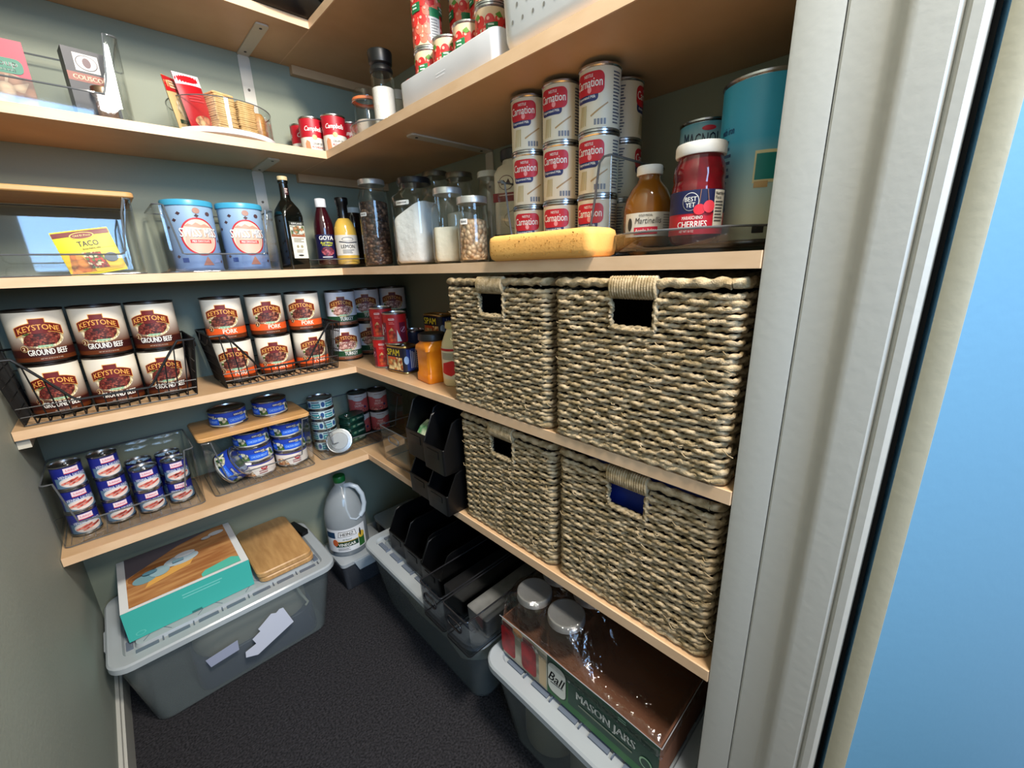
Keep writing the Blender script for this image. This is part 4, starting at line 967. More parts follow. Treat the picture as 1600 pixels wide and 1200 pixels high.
mb = MB(); mb.lathe([(0, 0), (.025, 0), (.031, .005), (.0335, .016), (.0335, .066), (.0325, .074), (.031, .080), (.0325, .086), (.031, .098), (.0275, .106), (.0275, .112)], 0, 36)
mb.build('jar_body', mat('cherry_red_syrup', (120, 10, 24), .08, spec=.8, vary=((84, 6, 16), 34)), t, 50)
mb = MB(); mb.lathe([(0, .110), (.0305, .110), (.0312, .112), (.0312, .122), (.030, .1245), (.026, .1255), (0, .125)]); mb.build('lid', WHITE, t)
a = Art(); a.rect(-.052, .052, .0, .054, ink(196, 26, 46), 0); a.rect(-.052, .052, .026, .054, ink(20, 28, 74), 1); a.rect(.020, .038, .008, .053, ink(226, 220, 206), 2)
a.ell(-.009, .040, .010, .011, WHITE, 2); a.ell(-.009, .040, .0093, .0103, ink(20, 28, 74), 3); a.text('BEST', -.009, .043, .0055, WHITE, 4, .014); a.text('YET', -.009, .036, .0055, WHITE, 4, .011)
a.ell(.002, .030, .007, .0065, ink(222, 44, 60), 4, 18); a.ell(.013, .033, .007, .0075, ink(226, 60, 74), 5, 18); a.poly([(.001, .036), (.0018, .036), (.003, .054), (.0022, .054)], ink(150, 110, 90), 4); a.poly([(.012, .040), (.0128, .040), (.0105, .054), (.0097, .054)], ink(150, 110, 90), 4)
a.text('MARASCHINO', -.006, .0205, .0042, WHITE, 3, .025); a.text('CHERRIES', -.006, .0125, .0078, WHITE, 3, .036, .03); a.text('NET WT 16 OZ', -.012, .004, .003, WHITE, 3, .018); a.text('Nutrition', .029, .049, .0042, BLACK, 3, .015); a.text('Facts', .026, .044, .004, BLACK, 3, .009); a.lines(.029, .038, .015, 7, .0038, ink(90, 90, 90), 3)
a.build('paper_label', on_cyl(.0337, .013), t)
def mag_art(R, h):
    a = Art(); wrap(a, R, h, fade('magnolia_label_paper', (206, 226, 228), (60, 160, 190), .145, .19, .35)); a.ell(-.028, h*.76, .016, .020, ink(196, 222, 222), 1); a.ell(.004, h*.948, .010, .0036, ink(214, 50, 70), 2)
    a.text('MAGNOLIA', 0, h*.855, .020, ink(24, 40, 70), 3, .068, .012, warp=lambda x: 4*x*x); a.text('SWEETENED', 0, h*.60, .007, ink(24, 60, 110), 3, .04); a.ell(.020, h*.3, .014, .016, ink(226, 220, 190), 1); return a
can('condensed_cream_can', .0385, .190, mag_art(.0371, .1796)).location = (-.088, -1.204, TZ)
o = bpy.data.objects['condensed_cream_can']; o.rotation_euler = (0, 0, to_door(-.09, -1.2, 4)); tag(o, 'pale blue can with curved dark lettering behind the cherry jar', 'can')
def big_art(R, h):
    a = Art(); wrap(a, R, h, fade('formula_label_paper', (226, 222, 190), (56, 164, 200), .02, .13, .35))
    a.rect(-.006, .030, h*.36, h*.56, ink(220, 206, 160), 1); a.rect(-.004, .030, h*.38, h*.54, ink(20, 124, 120), 2); a.rect(-.004, .012, h*.33, h*.37, ink(196, 160, 110), 2)
    a.text('with iron', -.047, h*.72, .009, ink(20, 60, 110), 1, .022); a.lines(-.050, h*.64, .026, 12, .0085, ink(30, 80, 120), 1); a.rect(.0, .014, h*.04, h*.09, BLACK, 1); a.ell(-.052, h*.23, .012, .012, cells('walnut_picture', [(190, 150, 90), (150, 110, 60)], 150), 2, 14)
    return a
t = can('powder_drum', .0525, .204, big_art(.0511, .1936)); t.location = (-.150, -1.3080, TZ); t.rotation_euler = (0, 0, to_door(-.15, -1.31, 4)); tag(t, 'large blue drum can at the right end, partly hidden by the door frame', 'can')

# ------------------------------------------------------------------ fourth shelf, back run
clear_bin('storage_bin', 'clear bin of soup mix and couscous at the left end of the fourth shelf', (-.868, -.132, Z4+.0005), 0, .318, .204, .158, scoop(.30, .78, .86), group=GB)
def carton(name, label, loc, rz, w, d, h, m, art, cat='box', tilt=(0, 0)):
    t = thing(name, label, cat, loc); t.rotation_euler = (tilt[0], tilt[1], rz)
    mb = MB(); mb.box(-w/2, w/2, -d/2, d/2, 0, h); mb.build('carton_body', m, t, 0)
    if art: art.build('printed_front', on_front(-d/2), t, 0)
    return t
a = Art(); a.rect(-.055, .055, 0, .118, ink(196, 44, 66), 0); a.rect(-.055, .055, 0, .052, cells('soup_bowl_picture', [(206, 176, 146), (180, 140, 110), (226, 206, 180), (160, 116, 90)], 60), 1)
a.ell(0, .045, .05, .018, cells('soup_bowl_picture', [(0, 0, 0), (0, 0, 0)], 1), 2); a.rrect(-.046, .048, .060, .086, .010, ink(30, 110, 84), 3); a.text('Cup Soup', .008, .076, .013, WHITE, 4, .066); a.text('CHICKEN NOODLE', .012, .066, .004, WHITE, 4, .05)
carton('soup_mix_box', 'red and green soup mix box in the clear bin on the fourth shelf', (-.905, -.178, Z4+.0048), .0, .110, .032, .118, ink(186, 40, 60), a)
a = Art(); a.rect(-.036, .036, 0, .132, ink(24, 24, 34), 0); a.rect(-.021, .017, .092, .124, ink(214, 206, 200), 1); a.ell(-.002, .108, .017, .014, ink(60, 50, 56), 2); a.ell(-.002, .108, .0155, .0125, ink(214, 206, 200), 3); a.ell(-.002, .108, .0065, .009, ink(90, 60, 64), 4)
a.rect(-.036, .036, .072, .088, ink(132, 60, 40), 1); a.text('COUSCOUS', .001, .080, .0085, ink(240, 214, 180), 2, .058, .03)
carton('couscous_box', 'black couscous box with a round portrait on its front', (-.762, -.165, Z4+.0048), .12, .072, .040, .132, ink(24, 24, 34), a)
t = thing('spice_jar', 'tiny glass jar with a metal lid standing before the couscous box', 'jar', (-.748, -.203, Z4+.0048))
mb = MB(); mb.lathe([(0, 0), (.017, 0), (.019, .004), (.019, .036), (.016, .044), (.016, .048)], 0, 24); mb.build('glass', M_GLASS, t); mb = MB(); mb.lathe([(0, .002), (.0165, .003), (.0165, .032), (0, .034)], 0, 20); mb.build('contents', mat('brown_spice', (92, 60, 40), .8, vary=((120, 84, 56), 120)), t)
mb = MB(); mb.lathe([(0, .046), (.0195, .046), (.020, .048), (.020, .059), (.019, .061), (0, .061)], 0, 28); mb.build('lid', mat('bronze_lid', (150, 124, 100), .3, .9), t)

# white turntable with crackers
t = thing('white_turntable', 'white turntable with a clear wall, carrying crackers on the fourth shelf', 'turntable', (-.520, -.1325, Z4+.0005))
mb = MB(); mb.lathe([(0, 0), (.085, 0), (.085, .004), (.108, .005), (.1145, .008), (.1155, .018), (.1145, .0195), (0, .0195)], 0, 56); mb.build('turntable_base', mat('white_melamine', (222, 220, 222), .35), t, 40)
mb = MB(); mb.lathe([(.1120, .0196), (.1125, .085), (.1110, .085), (.1105, .0196)], 0, 56); mb.build('clear_wall', M_CLEAR, t, 40)
mb = MB(); mb.tube([(.1118*math.cos(2*PI*k/56), .1118*math.sin(2*PI*k/56), .085) for k in range(56)], .0013, 0, 6, True); mb.build('rim', M_RIM, t)
CRK = mat('cracker_crust', (222, 186, 128), .8, vary=((196, 150, 90), 60), bump=(300, .6, 2, .002)); TT = Z4+.0205
def crackers(label, x, y, rz, n, w, seed):
    rnd = random.Random(seed); g = 'stacked square crackers on the white turntable'
    t0 = thing('cracker', 'x', 'cracker'); mb = MB()
    mb.rr([(0, w/2-.001, w/2-.001, .003), (.0012, w/2, w/2, .004), (.0030, w/2, w/2, .004), (.0042, w/2-.001, w/2-.001, .003)]); mb.build('wafer', CRK, t0, 40)
    mb = MB()
    for i in range(4):
        for j in range(4): mb.lathe([(0, .0042), (.0009, .00425), (0, .0044)], 0, 6, (i-1.5)*w*.2, (j-1.5)*w*.2)
    mb.build('docking_dots', mat('toasted_dots', (150, 100, 50), .9), t0)
    for k in range(n):
        place(t0, (x+rnd.uniform(-.0012, .0012), y+rnd.uniform(-.0012, .0012), TT+k*.0048), rz+rnd.uniform(-.05, .05), label, g)
crackers('square cracker in the taller left stack on the white turntable', -.528, -.165, .35, 19, .050, 1)
crackers('square cracker in the middle stack on the white turntable', -.474, -.148, .25, 18, .044, 2)
t = thing('cracker_tin', 'brown sleeve of round crackers at the right edge of the white turntable', 'crackers', (-.436, -.112, TT), -.4)
mb = MB(); mb.rr([(0, .022, .030, .010), (.003, .024, .032, .012), (.066, .024, .032, .012), (.074, .020, .028, .012)]); mb.build('wrapped_sleeve', mat('amber_wrapped_crackers', (196, 146, 84), .35, vary=((164, 112, 56), 60, (1, 1, 8))), t, 50)
a = Art(); a.rect(-.040, .040, 0, .105, ink(206, 178, 124), 0); a.rect(-.040, .040, .075, .105, ink(190, 30, 36), 1); a.ell(0, .045, .028, .022, MATS['noodle_picture'], 1); a.lines(0, .094, .05, 3, .006, ink(240, 200, 170)); a.rect(-.03, .03, .012, .02, ink(30, 60, 40), 1)
packet('noodle_packet', 'tan and red noodle packet leaning at the left edge of the white turntable', 'packet', (-.605, -.160, TT+.001), (math.radians(-4), math.radians(-10), math.radians(58)), .080, .106, a, ink(206, 178, 124), .008)
a = Art(); a.rect(-.034, .034, 0, .118, ink(186, 14, 28), 0); a.rect(-.034, .034, .094, .118, ink(224, 224, 230), 1); a.ell(.0, .02, .022, .012, MATS['cracker_picture'] if 'cracker_picture' in MATS else cells('cracker_picture', [(226, 150, 110), (240, 190, 140), (206, 90, 70)], 90), 2); a.lines(0, .072, .040, 3, .006, ink(206, 60, 70))
packet('snack_bag', 'red bag with a silver top leaning on the crackers', 'packet', (-.572, -.172, TT+.001), (math.radians(-3), math.radians(-9), math.radians(32)), .068, .118, a, ink(186, 14, 28), .012)

# soup cans in the corner
def soup_art(R, h):
    a = Art(); wrap(a, R, h, ink(226, 218, 204)); a.rect(-PI*R, PI*R, h*.48, h, ink(178, 16, 36), 1)
    for s0 in (-.07, 0, .07):
        a.text('Campbells', s0, h*.70, .016, WHITE, 2, .050, .02, .25); a.ell(s0, h*.48, .0065, .0065, ink(196, 170, 110), 3, 20); a.text('CREAM OF', s0+.006, h*.30, .006, ink(40, 36, 40), 2, .026); a.text('MUSHROOM', s0+.006, h*.20, .006, ink(160, 40, 40), 2, .030)
        a.poly([(s0-.026, h*.06), (s0-.012, h*.06), (s0-.014, h*.34), (s0-.022, h*.40), (s0-.027, h*.30)], ink(206, 140, 100), 2)
    return a
sc1 = can('soup_can', .0330, .101, soup_art(.0316, .0906)); Gs1 = 'red and white soup cans in the shelf corner'
for x, y, o, l in ((-.262, -.213, 3, 'frontmost red and white soup can in the shelf corner'), (-.3035, -.153, 12, 'red and white soup can left of the frontmost one'),
                   (-.302, -.076, 20, 'red and white soup can at the back left, mostly hidden'), (-.196, -.178, 0, 'red and white soup can right of the frontmost one, partly hidden')):
    place(sc1, (x, y, Z4+.0005), to_door(x, y, o), l, Gs1)
# small turntable with jar and grinder
tray_round('clear tray under the salt grinder on the fourth shelf', (-.222, -.430, Z4+.0005), .085, .026, 'tray')
J4 = Z4+.0112
t = thing('swing_top_jar', 'small glass jar with an orange rubber seal on the clear tray', 'jar', (-.236, -.372, J4), -.8)
mb = MB(); mb.lathe([(0, 0), (.030, 0), (.0335, .004), (.0335, .070), (.030, .080), (.030, .090)], 0, 32); mb.build('glass', M_GLASS, t); mb = MB(); mb.lathe([(0, .003), (.030, .004), (.030, .045), (0, .047)], 0, 28); mb.build('contents', mat('pale_pink_salt', (206, 186, 170), .8, bump=(200, .6, 2, .002)), t)
mb = MB(); mb.lathe([(.030, .090), (.0355, .090), (.0360, .093), (.0355, .096), (.030, .096)], 0, 32); mb.build('rubber_seal', mat('orange_rubber', (222, 120, 70), .5), t)
mb = MB(); mb.lathe([(.034, .096), (.0345, .099), (.033, .112), (.026, .118), (0, .119)], 0, 32); mb.build('glass_lid', M_GLASS, t)
mb = MB(); mb.tube([(.036*math.cos(a_), .036*math.sin(a_), .088) for a_ in [2*PI*k/28 for k in range(28)]], .001, 0, 5, True); mb.build('wire_clasp', TIN, t)
t = thing('salt_grinder', 'tall salt grinder with a black cap and white salt', 'grinder', (-.248, -.484, J4), 0)
mb = MB(); mb.lathe([(0, 0), (.026, 0), (.029, .003), (.029, .012), (.0275, .016), (.0275, .108), (.024, .116), (.022, .122)], 0, 32); mb.build('glass', M_GLASS, t)
mb = MB(); mb.lathe([(0, .004), (.0255, .005), (.0255, .086), (0, .088)], 0, 28); mb.build('salt', mat('white_salt', (226, 218, 210), .8, bump=(260, .5, 2, .002)), t)
mb = MB(); mb.lathe([(.0, .118), (.0245, .118), (.027, .122), (.026, .128), (.022, .134), (.0265, .138), (.0285, .160), (.0275, .163), (0, .163)], 0, 32); mb.build('grinder_cap', mat('black_cap', (16, 16, 18), .4), t)
bottle('spice_bottle', 'white-capped spice jar behind the swing-top jar', 'jar', (-.175, -.425, J4), 0, [(0, 0), (.020, 0), (.021, .003), (.021, .085), (.018, .092), (0, .092)], mat('ivory_spice', (200, 190, 160), .4), [(0, .092), (.021, .092), (.0215, .094), (.0215, .112), (.020, .114), (0, .114)], ink(216, 210, 190))
bottle('spice_bottle', 'dark spice jar with a red cap at the left of the tomato cans', 'jar', (-.232, -.600, Z4+.0005), 0, [(0, 0), (.019, 0), (.020, .003), (.020, .050), (0, .052)], ink(44, 26, 26), [(0, .052), (.0205, .052), (.021, .054), (.021, .084), (.019, .086), (0, .086)], ink(206, 30, 36))
# white tray of tomato cans
t = thing('white_tray', 'low white tray holding the tomato cans on the fourth shelf', 'tray', (-.210, -.793, Z4+.0005), -PI/2)
mb = MB(); k0 = [(0, .150, .088, .014), (.003, .152, .090, .016), (.050, .1535, .0915, .017), (.051, .1525, .0905, .016), (.050, .1505, .0885, .014), (.006, .149, .087, .013)]
mb.rr(k0, nx=6); mb.build('tray_body', mat('white_tray_plastic', (224, 224, 226), .35), t, 40)

a = Art(); a.lines(0, .030, .034, 2, .005, ink(232, 232, 236), 0, .0012); a.build('raised_mark', on_front(-.0911), t, 0)
def tomato_art(R, h):
    a = Art(); wrap(a, R, h, ink(226, 196, 160)); red = [ink(222, 52, 46), ink(232, 84, 66), ink(214, 44, 44), ink(238, 116, 90)]; rnd = random.Random(12)
    for row in range(5):
        for c in range(11):
            s = -PI*R+.006+c*.0166+(.008 if row % 2 else 0)+rnd.uniform(-.002, .002); y = h*(.12+row*.165); r = rnd.uniform(.0078, .0096)
            if abs(s) > PI*R-.010: continue
            y = min(max(y, r*1.2), h-r*1.2); a.ell(s, y, r, r*1.15, red[rnd.randrange(4)], 1+(c+row) % 3, 14); a.ell(s-r*.3, y+r*.35, r*.3, r*.32, ink(250, 170, 150), 4, 8)
    for c in range(9):
        s = -PI*R+.014+c*.0195; y = h*(.62+.25*(c % 2)); a.poly([(s-.007, y), (s-.001, y-.005), (s+.006, y-.002), (s+.001, y+.005)], ink(96, 140, 52), 5)
    for s0 in (-.090, -.034, .022, .078):
        if abs(s0) > .088: continue
        a.poly([(s0-.010, h*.57), (s0+.010, h*.60), (s0+.010, h*.76), (s0-.010, h*.73)], ink(24, 112, 62), 6); a.lines(s0, h*.70, .013, 2, .0055, ink(206, 226, 206), 7)
    for s0 in (.004, ):
        a.rect(s0-.011, s0+.011, h*.50, h*.66, ink(24, 120, 74), 6); a.rect(s0-.011, s0+.011, h*.06, h*.50, ink(222, 220, 216), 6); a.lines(s0, h*.44, .018, 8, .0048, ink(150, 150, 150), 7)
    return a
to = can('tomato_can', .0312, .104, tomato_art(.0298, .0936)); Gto = 'tomato cans in the white tray'; TB = Z4+.0068
for x, y, n, nm in ((-.243, -.677, 2, 'front left'), (-.243, -.743, 1, 'second from the left in front'), (-.243, -.809, 1, 'third in front'), (-.243, -.875, 2, 'front right'), (-.172, -.712, 2, 'left in the back row'), (-.172, -.780, 2, 'right in the back row')):
    for k in range(n): place(to, (x, y, TB+k*.1042), to_door(x, y, {-.677: 40, -.743: 62, -.809: 34, -.875: 66}.get(y, 20)-14*k), 'tomato can in the white tray, %s, %s' % (nm, ('lower', 'upper')[k] if n == 2 else 'single'), Gto)
# perforated white basket
t = thing('perforated_basket', 'white plastic basket with small holes on the fourth shelf', 'basket', (-.203, -1.068, Z4+.0005), -PI/2)
mb = MB(); mb.rr([(0, .094, .086, .022), (.003, .101, .093, .025), (.009, .107, .099, .028), (.020, .1105, .1035, .031), (.17, .116, .110, .032), (.172, .120, .114, .034), (.168, .121, .115, .034), (.1685, .1125, .1065, .030), (.014, .106, .099, .028), (.006, .098, .090, .024)], nx=4, na=8)
mb.build('basket_body', mat('white_basket_plastic', (226, 226, 224), .35), t, 45)
a = Art(); dk = ink(120, 118, 112)
for r_ in range(7):
    for c_ in range(8): x = -.077+c_*.021+(.0105 if r_ % 2 else 0); a.ell(x, .034+r_*.019, .0021, .0030, dk, 0, 10) if abs(x) < .084 else None
def pf(s_, tt, l): return (s_, -(.103+.007*tt/.17)-.0004-l, tt)
a.build('holes', pf, t, 0)
mb = MB(); mb.rr([(.02, .09, .085, .02), (.17, .098, .09, .02), (.185, .08, .08, .03)]); mb.build('folded_cloth', mat('dusty_rose_cloth', (170, 140, 132), .9, bump=(40, .6, 3, .01)), t)

# ------------------------------------------------------------------ frosted tubs on the floor
TH = .2512
def tub(label, loc, rz, Lx, Dy):
    t = thing('storage_tub', label, 'tub', loc, rz, 'frosted lidded tubs on the carpet')
    hx, hy = Lx/2-.012, Dy/2-.012; H = .236
    mb = MB(); q = lambda k: (hx-.034*(1-k), hy-.034*(1-k))
    secs = [(0, q(0)[0]-.008, q(0)[1]-.008, .03), (.006, q(0)[0], q(0)[1], .036)]
    secs += [(z, q(z/H)[0], q(z/H)[1], .038) for z in (.06, .12, .18, .222)] + [(.224, hx+.006, hy+.006, .042), (H, hx+.007, hy+.007, .042)]
    inn = [(z, a-.003, b-.003, r) for z, a, b, r in secs[::-1][1:-1]]
    mb.rr(secs+inn, 0, True, True, 3, 6); mb.build('tub_body', M_TUB, t, 40)
    mb = MB(); X_, Y_ = Lx/2, Dy/2
    mb.rr([(.2290, X_-.003, Y_-.003, .040), (.2300, X_, Y_, .044), (.2440, X_, Y_, .044), (.2480, X_-.004, Y_-.004, .040), (.2480, X_-.030, Y_-.030, .024), (.2400, X_-.034, Y_-.034, .022), (.2400, X_-.052, Y_-.052, .018), (.2485, X_-.056, Y_-.056, .016), (.2492, X_-.062, Y_-.062, .014)], 0, False, True, 4, 6)
    
    n = int(Lx/.075)
    for sy in (-1, 1):
        for i in range(n):
            x = -X_+.075+(Lx-.15)*i/(n-1); mb.box(x-.022, x+.022, sy*(Y_-.043)-.0065, sy*(Y_-.043)+.0065, .2402, .2440, 1)
            mb.box(x+.030, x+.032, sy*(Y_-.043)-.008, sy*(Y_-.043)+.008, .2402, .2470, 1)
    for sx in (-1, 1):
        for i in range(4):
            y = -Y_+.08+(Dy-.16)*i/3; mb.box(sx*(X_-.043)-.0065, sx*(X_-.043)+.0065, y-.016, y+.016, .2402, .2440, 1)
    for i in range(8):
        u = -X_+.07+(Lx-.14)*i/7; mb.tube([(u, -Y_+.062, .2495), (u+.03*(-1)**i, -Y_+.1, .2495)], .0008, 1, 4)
    mb.build('lid', [M_TUBLID, clear('lid_rib_plastic', (160, 172, 188), .5, .3, .6, (150, 162, 180))], t, 30)
    for s in (-1, 1):
        mb = MB(); mb.rr([(.206, .012, .040, .005, s*(hx+.004), 0), (.228, .014, .044, .006, s*(hx+.004), 0)]); mb.build('end_grip', M_TUBLID, t, 30)
    return t
tA = tub('frosted tub under the lowest back shelf, with the teal box on its lid', (-.757, -.183, .0005), 0, .528, .326)
mb = MB(); rnd = random.Random(2)
def paper(mb, pts, y):
    mb.loops([[(x, y, z) for x, z in pts], [(x, y+.0006, z) for x, z in pts]])
mb2 = MB(); paper(mb2, [(-.012, .082), (.016, .070), (.118, .112), (.100, .176), (.090, .178), (.080, .171), (.068, .177), (.030, .150), (.034, .140), (.012, .128), (.018, .108), (-.010, .100)], -.1478)
o = mb2.build('torn_paper_label', ink(196, 200, 214), tA, 0)
mb2 = MB(); paper(mb2, [(-.095, .140), (-.020, .150), (-.022, .118), (-.088, .112)], -.1468); mb2.build('torn_paper_label', ink(150, 156, 178), tA, 0)
# what shows through: a grey cushion and a dark blue base with a white cord
t = thing('grey_appliance', 'grey rounded appliance seen through the wall of the left tub', 'appliance', (-.72, -.183, .010))
mb = MB(); mb.rr([(0, .10, .07, .04), (.02, .13, .095, .06), (.10, .15, .105, .07), (.17, .145, .10, .07), (.20, .11, .07, .05)], nx=3); mb.build('appliance_body', mat('warm_grey_plastic', (156, 148, 136), .5), t, 60)
mb = MB(); mb.rr([(.0, .155, .108, .03), (.012, .157, .110, .03), (.085, .157, .1103, .05), (.088, .155, .108, .05)], nx=3); mb.build('blue_base', mat('dusky_blue_plastic', (46, 52, 78), .4), t, 60)
mb = MB(); mb.tube([(.112, -.112, .195), (.12, -.1125, .16), (.136, -.113, .115), (.128, -.1135, .108)], .0035, 0, 6); mb.build('white_cord', ink(196, 190, 176), t)
tB = tub('frosted tub by the corner with black bins and smoky drawers on its lid', (-.2105, -.600, .0005), -PI/2, .594, .375)
tC = tub('frosted tub nearest the doorway, carrying the mason jar pack', (-.2055, -1.139, .0005), -PI/2, .448, .375)
mb = MB(); mb.rr([(0, .18, .09, .05), (.05, .215, .115, .06), (.12, .20, .12, .06), (.16, .12, .08, .05)], nx=4)
mb.v = [(x+.01*math.sin(z*60+y*30), y+.008*math.sin(x*40), z+.012*math.sin(x*30)*(z > .03)) for x, y, z in mb.v]
tag(mb.build('folded_linen', mat('pale_linen', (206, 200, 180), .9, bump=(30, .5, 3, .01)), None, 60, (-.215, -.59, .012), -PI/2), 'pale folded cloth showing through the wall of the tub by the corner', 'cloth')
for (x, y, r, h, c, l) in ((-.266, -1.030, .070, .190, (190, 178, 150), 'cream round canister showing through the left end of the nearest tub'), (-.278, -1.166, .060, .195, (206, 196, 170), 'cream canister in the middle of the nearest tub'),
                           (-.300, -1.268, .040, .190, (52, 92, 50), 'green container showing through the right end of the nearest tub')):
    t = thing('canister', l, 'canister', (x, y, .008)); mb = MB(); mb.lathe([(0, 0), (r-.004, 0), (r, .004), (r, h-.02), (r-.004, h-.016), (0, h-.016)], 0, 32); mb.build('canister_body', mat('canister_%d' % c[0], c, .5), t)
    mb = MB(); mb.lathe([(0, h-.0158), (r, h-.0158), (r+.001, h-.012), (r, h), (0, h)], 0, 32); mb.build('lid', mat('canister_lid_%d' % c[0], (c[0]//2+10, c[1]//2+14, c[2]//2+50), .4), t)
# teal carton with a picture of a cheese board
t = thing('teal_box', 'teal carton with a serving board picture on top, on the left tub lid', 'box', (-.8395, -.1375, TH+.0002))
mb = MB(); mb.box(-.1365, .1365, -.1305, .1305, 0, .083); mb.build('carton_body', mat('teal_card', (58, 170, 160), .55), t, 0)
a = Art(); a.rect(-.1365, .1365, -.1305, .1305, ink(220, 224, 226), 1); a.rect(-.120, .120, -.120, .1305, mat('wood_photo_print', (196, 146, 92), .5, vary=((160, 104, 60), 10, (1, 6, 1))), 2)
a.poly([(-.12, .02), (.0, .10), (.09, .1305), (-.12, .1305)], ink(96, 88, 96), 3)
a.ell(-.045, .005, .072, .040, ink(150, 96, 50), 3); a.poly([(-.085, -.060), (.015, -.028), (.030, .006), (-.070, -.020)], ink(226, 172, 90), 4)
for (x, y, rx, ry, c) in ((-.082, -.014, .026, .022, (120, 160, 170)), (-.05, -.006, .022, .024, (150, 182, 192)), (.000, .016, .040, .026, (176, 196, 206)), (.010, .032, .024, .014, (214, 222, 228)), (.095, .085, .020, .012, (200, 206, 210)), (.068, .074, .012, .008, (186, 190, 196))): a.ell(x, y, rx, ry, ink(*c), 5+int(abs(x)*97) % 7+(ry < .02)*7)
a.poly([(-.056, .015), (-.055, .012), (-.106, -.004), (-.108, -.002)], ink(60, 60, 66), 20); a.ell(-.070, .000, .016, .009, ink(86, 130, 150), 21); a.rect(-.02, .005, .0, .012, ink(120, 160, 176), 22)
a.poly([(.030, -.120), (.120, -.120), (.120, -.092), (.104, -.078), (.040, -.092), (.030, -.104)], ink(86, 190, 170), 4)
a.build('printed_top', on_top(.0830), t, 0)
a = Art(); a.lines(.030, .062, .10, 2, .008, ink(110, 196, 188), 1, .0035); a.ell(-.112, .014, .010, .006, ink(100, 190, 180), 1); a.ell(-.112, .014, .008, .0045, ink(58, 170, 160), 2)
a.build('printed_front', on_front(-.1305), t, 0)
mb = MB(); mb.box(-.01, .012, -.1312, -.1300, .0005, .006); mb.build('tuck_flap', mat('teal_card_edge', (40, 110, 108), .6), t, 0)
# cutting boards
for k, (l, dx_) in enumerate((('lower wooden cutting board of the pair on the left tub lid', .004), ('upper wooden cutting board, lying on its twin beside the teal box', 0))):
    mb = MB(); z = TH+.0003+k*.0172; mb.rr([(0, .073, .138, .020), (.003, .076, .141, .022), (.014, .076, .141, .022), (.0168, .073, .138, .020)])
    o = mb.build('cutting_board', M_BOARD, None, 40, (-.6180+dx_, -.1475, z)); tag(o, l, 'cutting board', 'wooden cutting boards')
o = MB().rr([(0, .012, .045, .004), (.014, .012, .045, .004)]).build('black_bar', M_BLK, None, 30, (-.5255, -.090, TH+.0003), .20); tag(o, 'flat black bar lying on the tub lid beside the vinegar jug', 'bar')
# shoeboxes and vinegar jug
def shoebox(label, loc, w, d, h):
    t = thing('clear_shoebox', label, 'box', loc, 0, 'clear lidded boxes on the carpet'); mb = MB()
    mb.rr([(0, w/2-.016, d/2-.016, .012), (.003, w/2-.013, d/2-.013, .014), (h-.012, w/2-.003, d/2-.003, .016), (h-.012, w/2-.005, d/2-.005, .014), (.006, w/2-.015, d/2-.015, .012)], nx=2); mb.build('box_body', clear('dim_clear_plastic', (190, 196, 204), .6, .15, .16, (150, 156, 166)), t, 40)
    mb = MB(); mb.rr([(h-.016, w/2-.001, d/2-.001, .016), (h-.003, w/2, d/2, .018), (h-.001, w/2-.003, d/2-.003, .016)], 0, False); mb.build('lid', M_TUBLID, t, 40)
    mb = MB(); mb.rr([(h-.046, .034, .002, .002, 0, -d/2-.002), (h-.006, .050, .003, .003, 0, -d/2-.002)]); mb.build('latch', M_TUBLID, t, 40); return t
shoebox('clear lidded box on the carpet with the vinegar jug standing on it', (-.350, -.128, .0005), .185, .170, .122)
shoebox('clear lidded box in the floor corner, right of the vinegar jug', (-.145, -.140, .0005), .190, .200, .150)
t = thing('vinegar_jug', 'large see-through vinegar jug with a green cap, on the clear box', 'jug', (-.372, -.1175, .1232), to_door(-.37, -.12, 4))
mb = MB(); R = .0705
mb.lathe([(0, 0), (R-.006, 0), (R, .006), (R, .118), (R*.995, .140), (R*.93, .170), (R*.74, .208), (R*.50, .236), (R*.30, .252), (.0185, .258), (.0185, .272)], 0, 44)
mb.build('jug_body', clear('milky_jug_plastic', (226, 232, 236), .6, .15, .48, (222, 230, 236)), t, 60)
mb = MB(); pts = []
for k in range(17):
    u = k/16; ang = PI*u
    pts.append((.020+.040*math.sin(ang)**.7+.018*u, -.016, .250-.128*u))
pts = [(.014, -.012, .252), (.030, -.022, .256), (.050, -.030, .244), (.064, -.036, .215), (.067, -.040, .180), (.060, -.044, .152), (.046, -.050, .138)]
mb.tube(pts, .0085, 0, 10)
mb.tube([(.012, -.018, .246), (.006, -.040, .216), (.004, -.055, .180), (.012, -.0655, .148), (.030, -.064, .136), (.046, -.052, .138)], .0035, 0, 8)
mb.build('handle', mat('milky_handle', (176, 188, 200), .35), t, 60)
mb = MB(); mb.lathe([(0, .270), (.0195, .268), (.0205, .270), (.0205, .288), (.019, .2905), (0, .2905)], 0, 32); mb.build('cap', mat('green_cap', (10, 96, 44), .4), t, 40)
mb = MB(); mb.lathe([(0, .004), (R-.004, .005), (R-.004, .128), (0, .130)], 0, 32); mb.build('vinegar', clear('clear_vinegar', (206, 214, 218), .6, .1, .2, (170, 180, 190)), t)
a = Art(); a.rect(-.088, .062, .0, .090, ink(216, 218, 222), 0)
a.poly([(-.040, .060), (.024, .060), (.020, .082), (-.036, .082)], ink(30, 30, 32), 1); a.poly([(-.038, .0615), (.022, .0615), (.0185, .0805), (-.0345, .0805)], ink(222, 222, 222), 2); a.text('HEINZ', -.008, .071, .012, BLACK, 3, .044, .03)
a.text('All Natural', -.010, .050, .006, ink(60, 90, 70), 2, .030, shear=.2); a.rect(-.052, .028, .020, .042, ink(20, 56, 40), 1); a.rect(-.052, .028, .040, .043, ink(176, 146, 60), 2); a.text('VINEGAR', -.012, .029, .012, WHITE, 2, .060, .03)
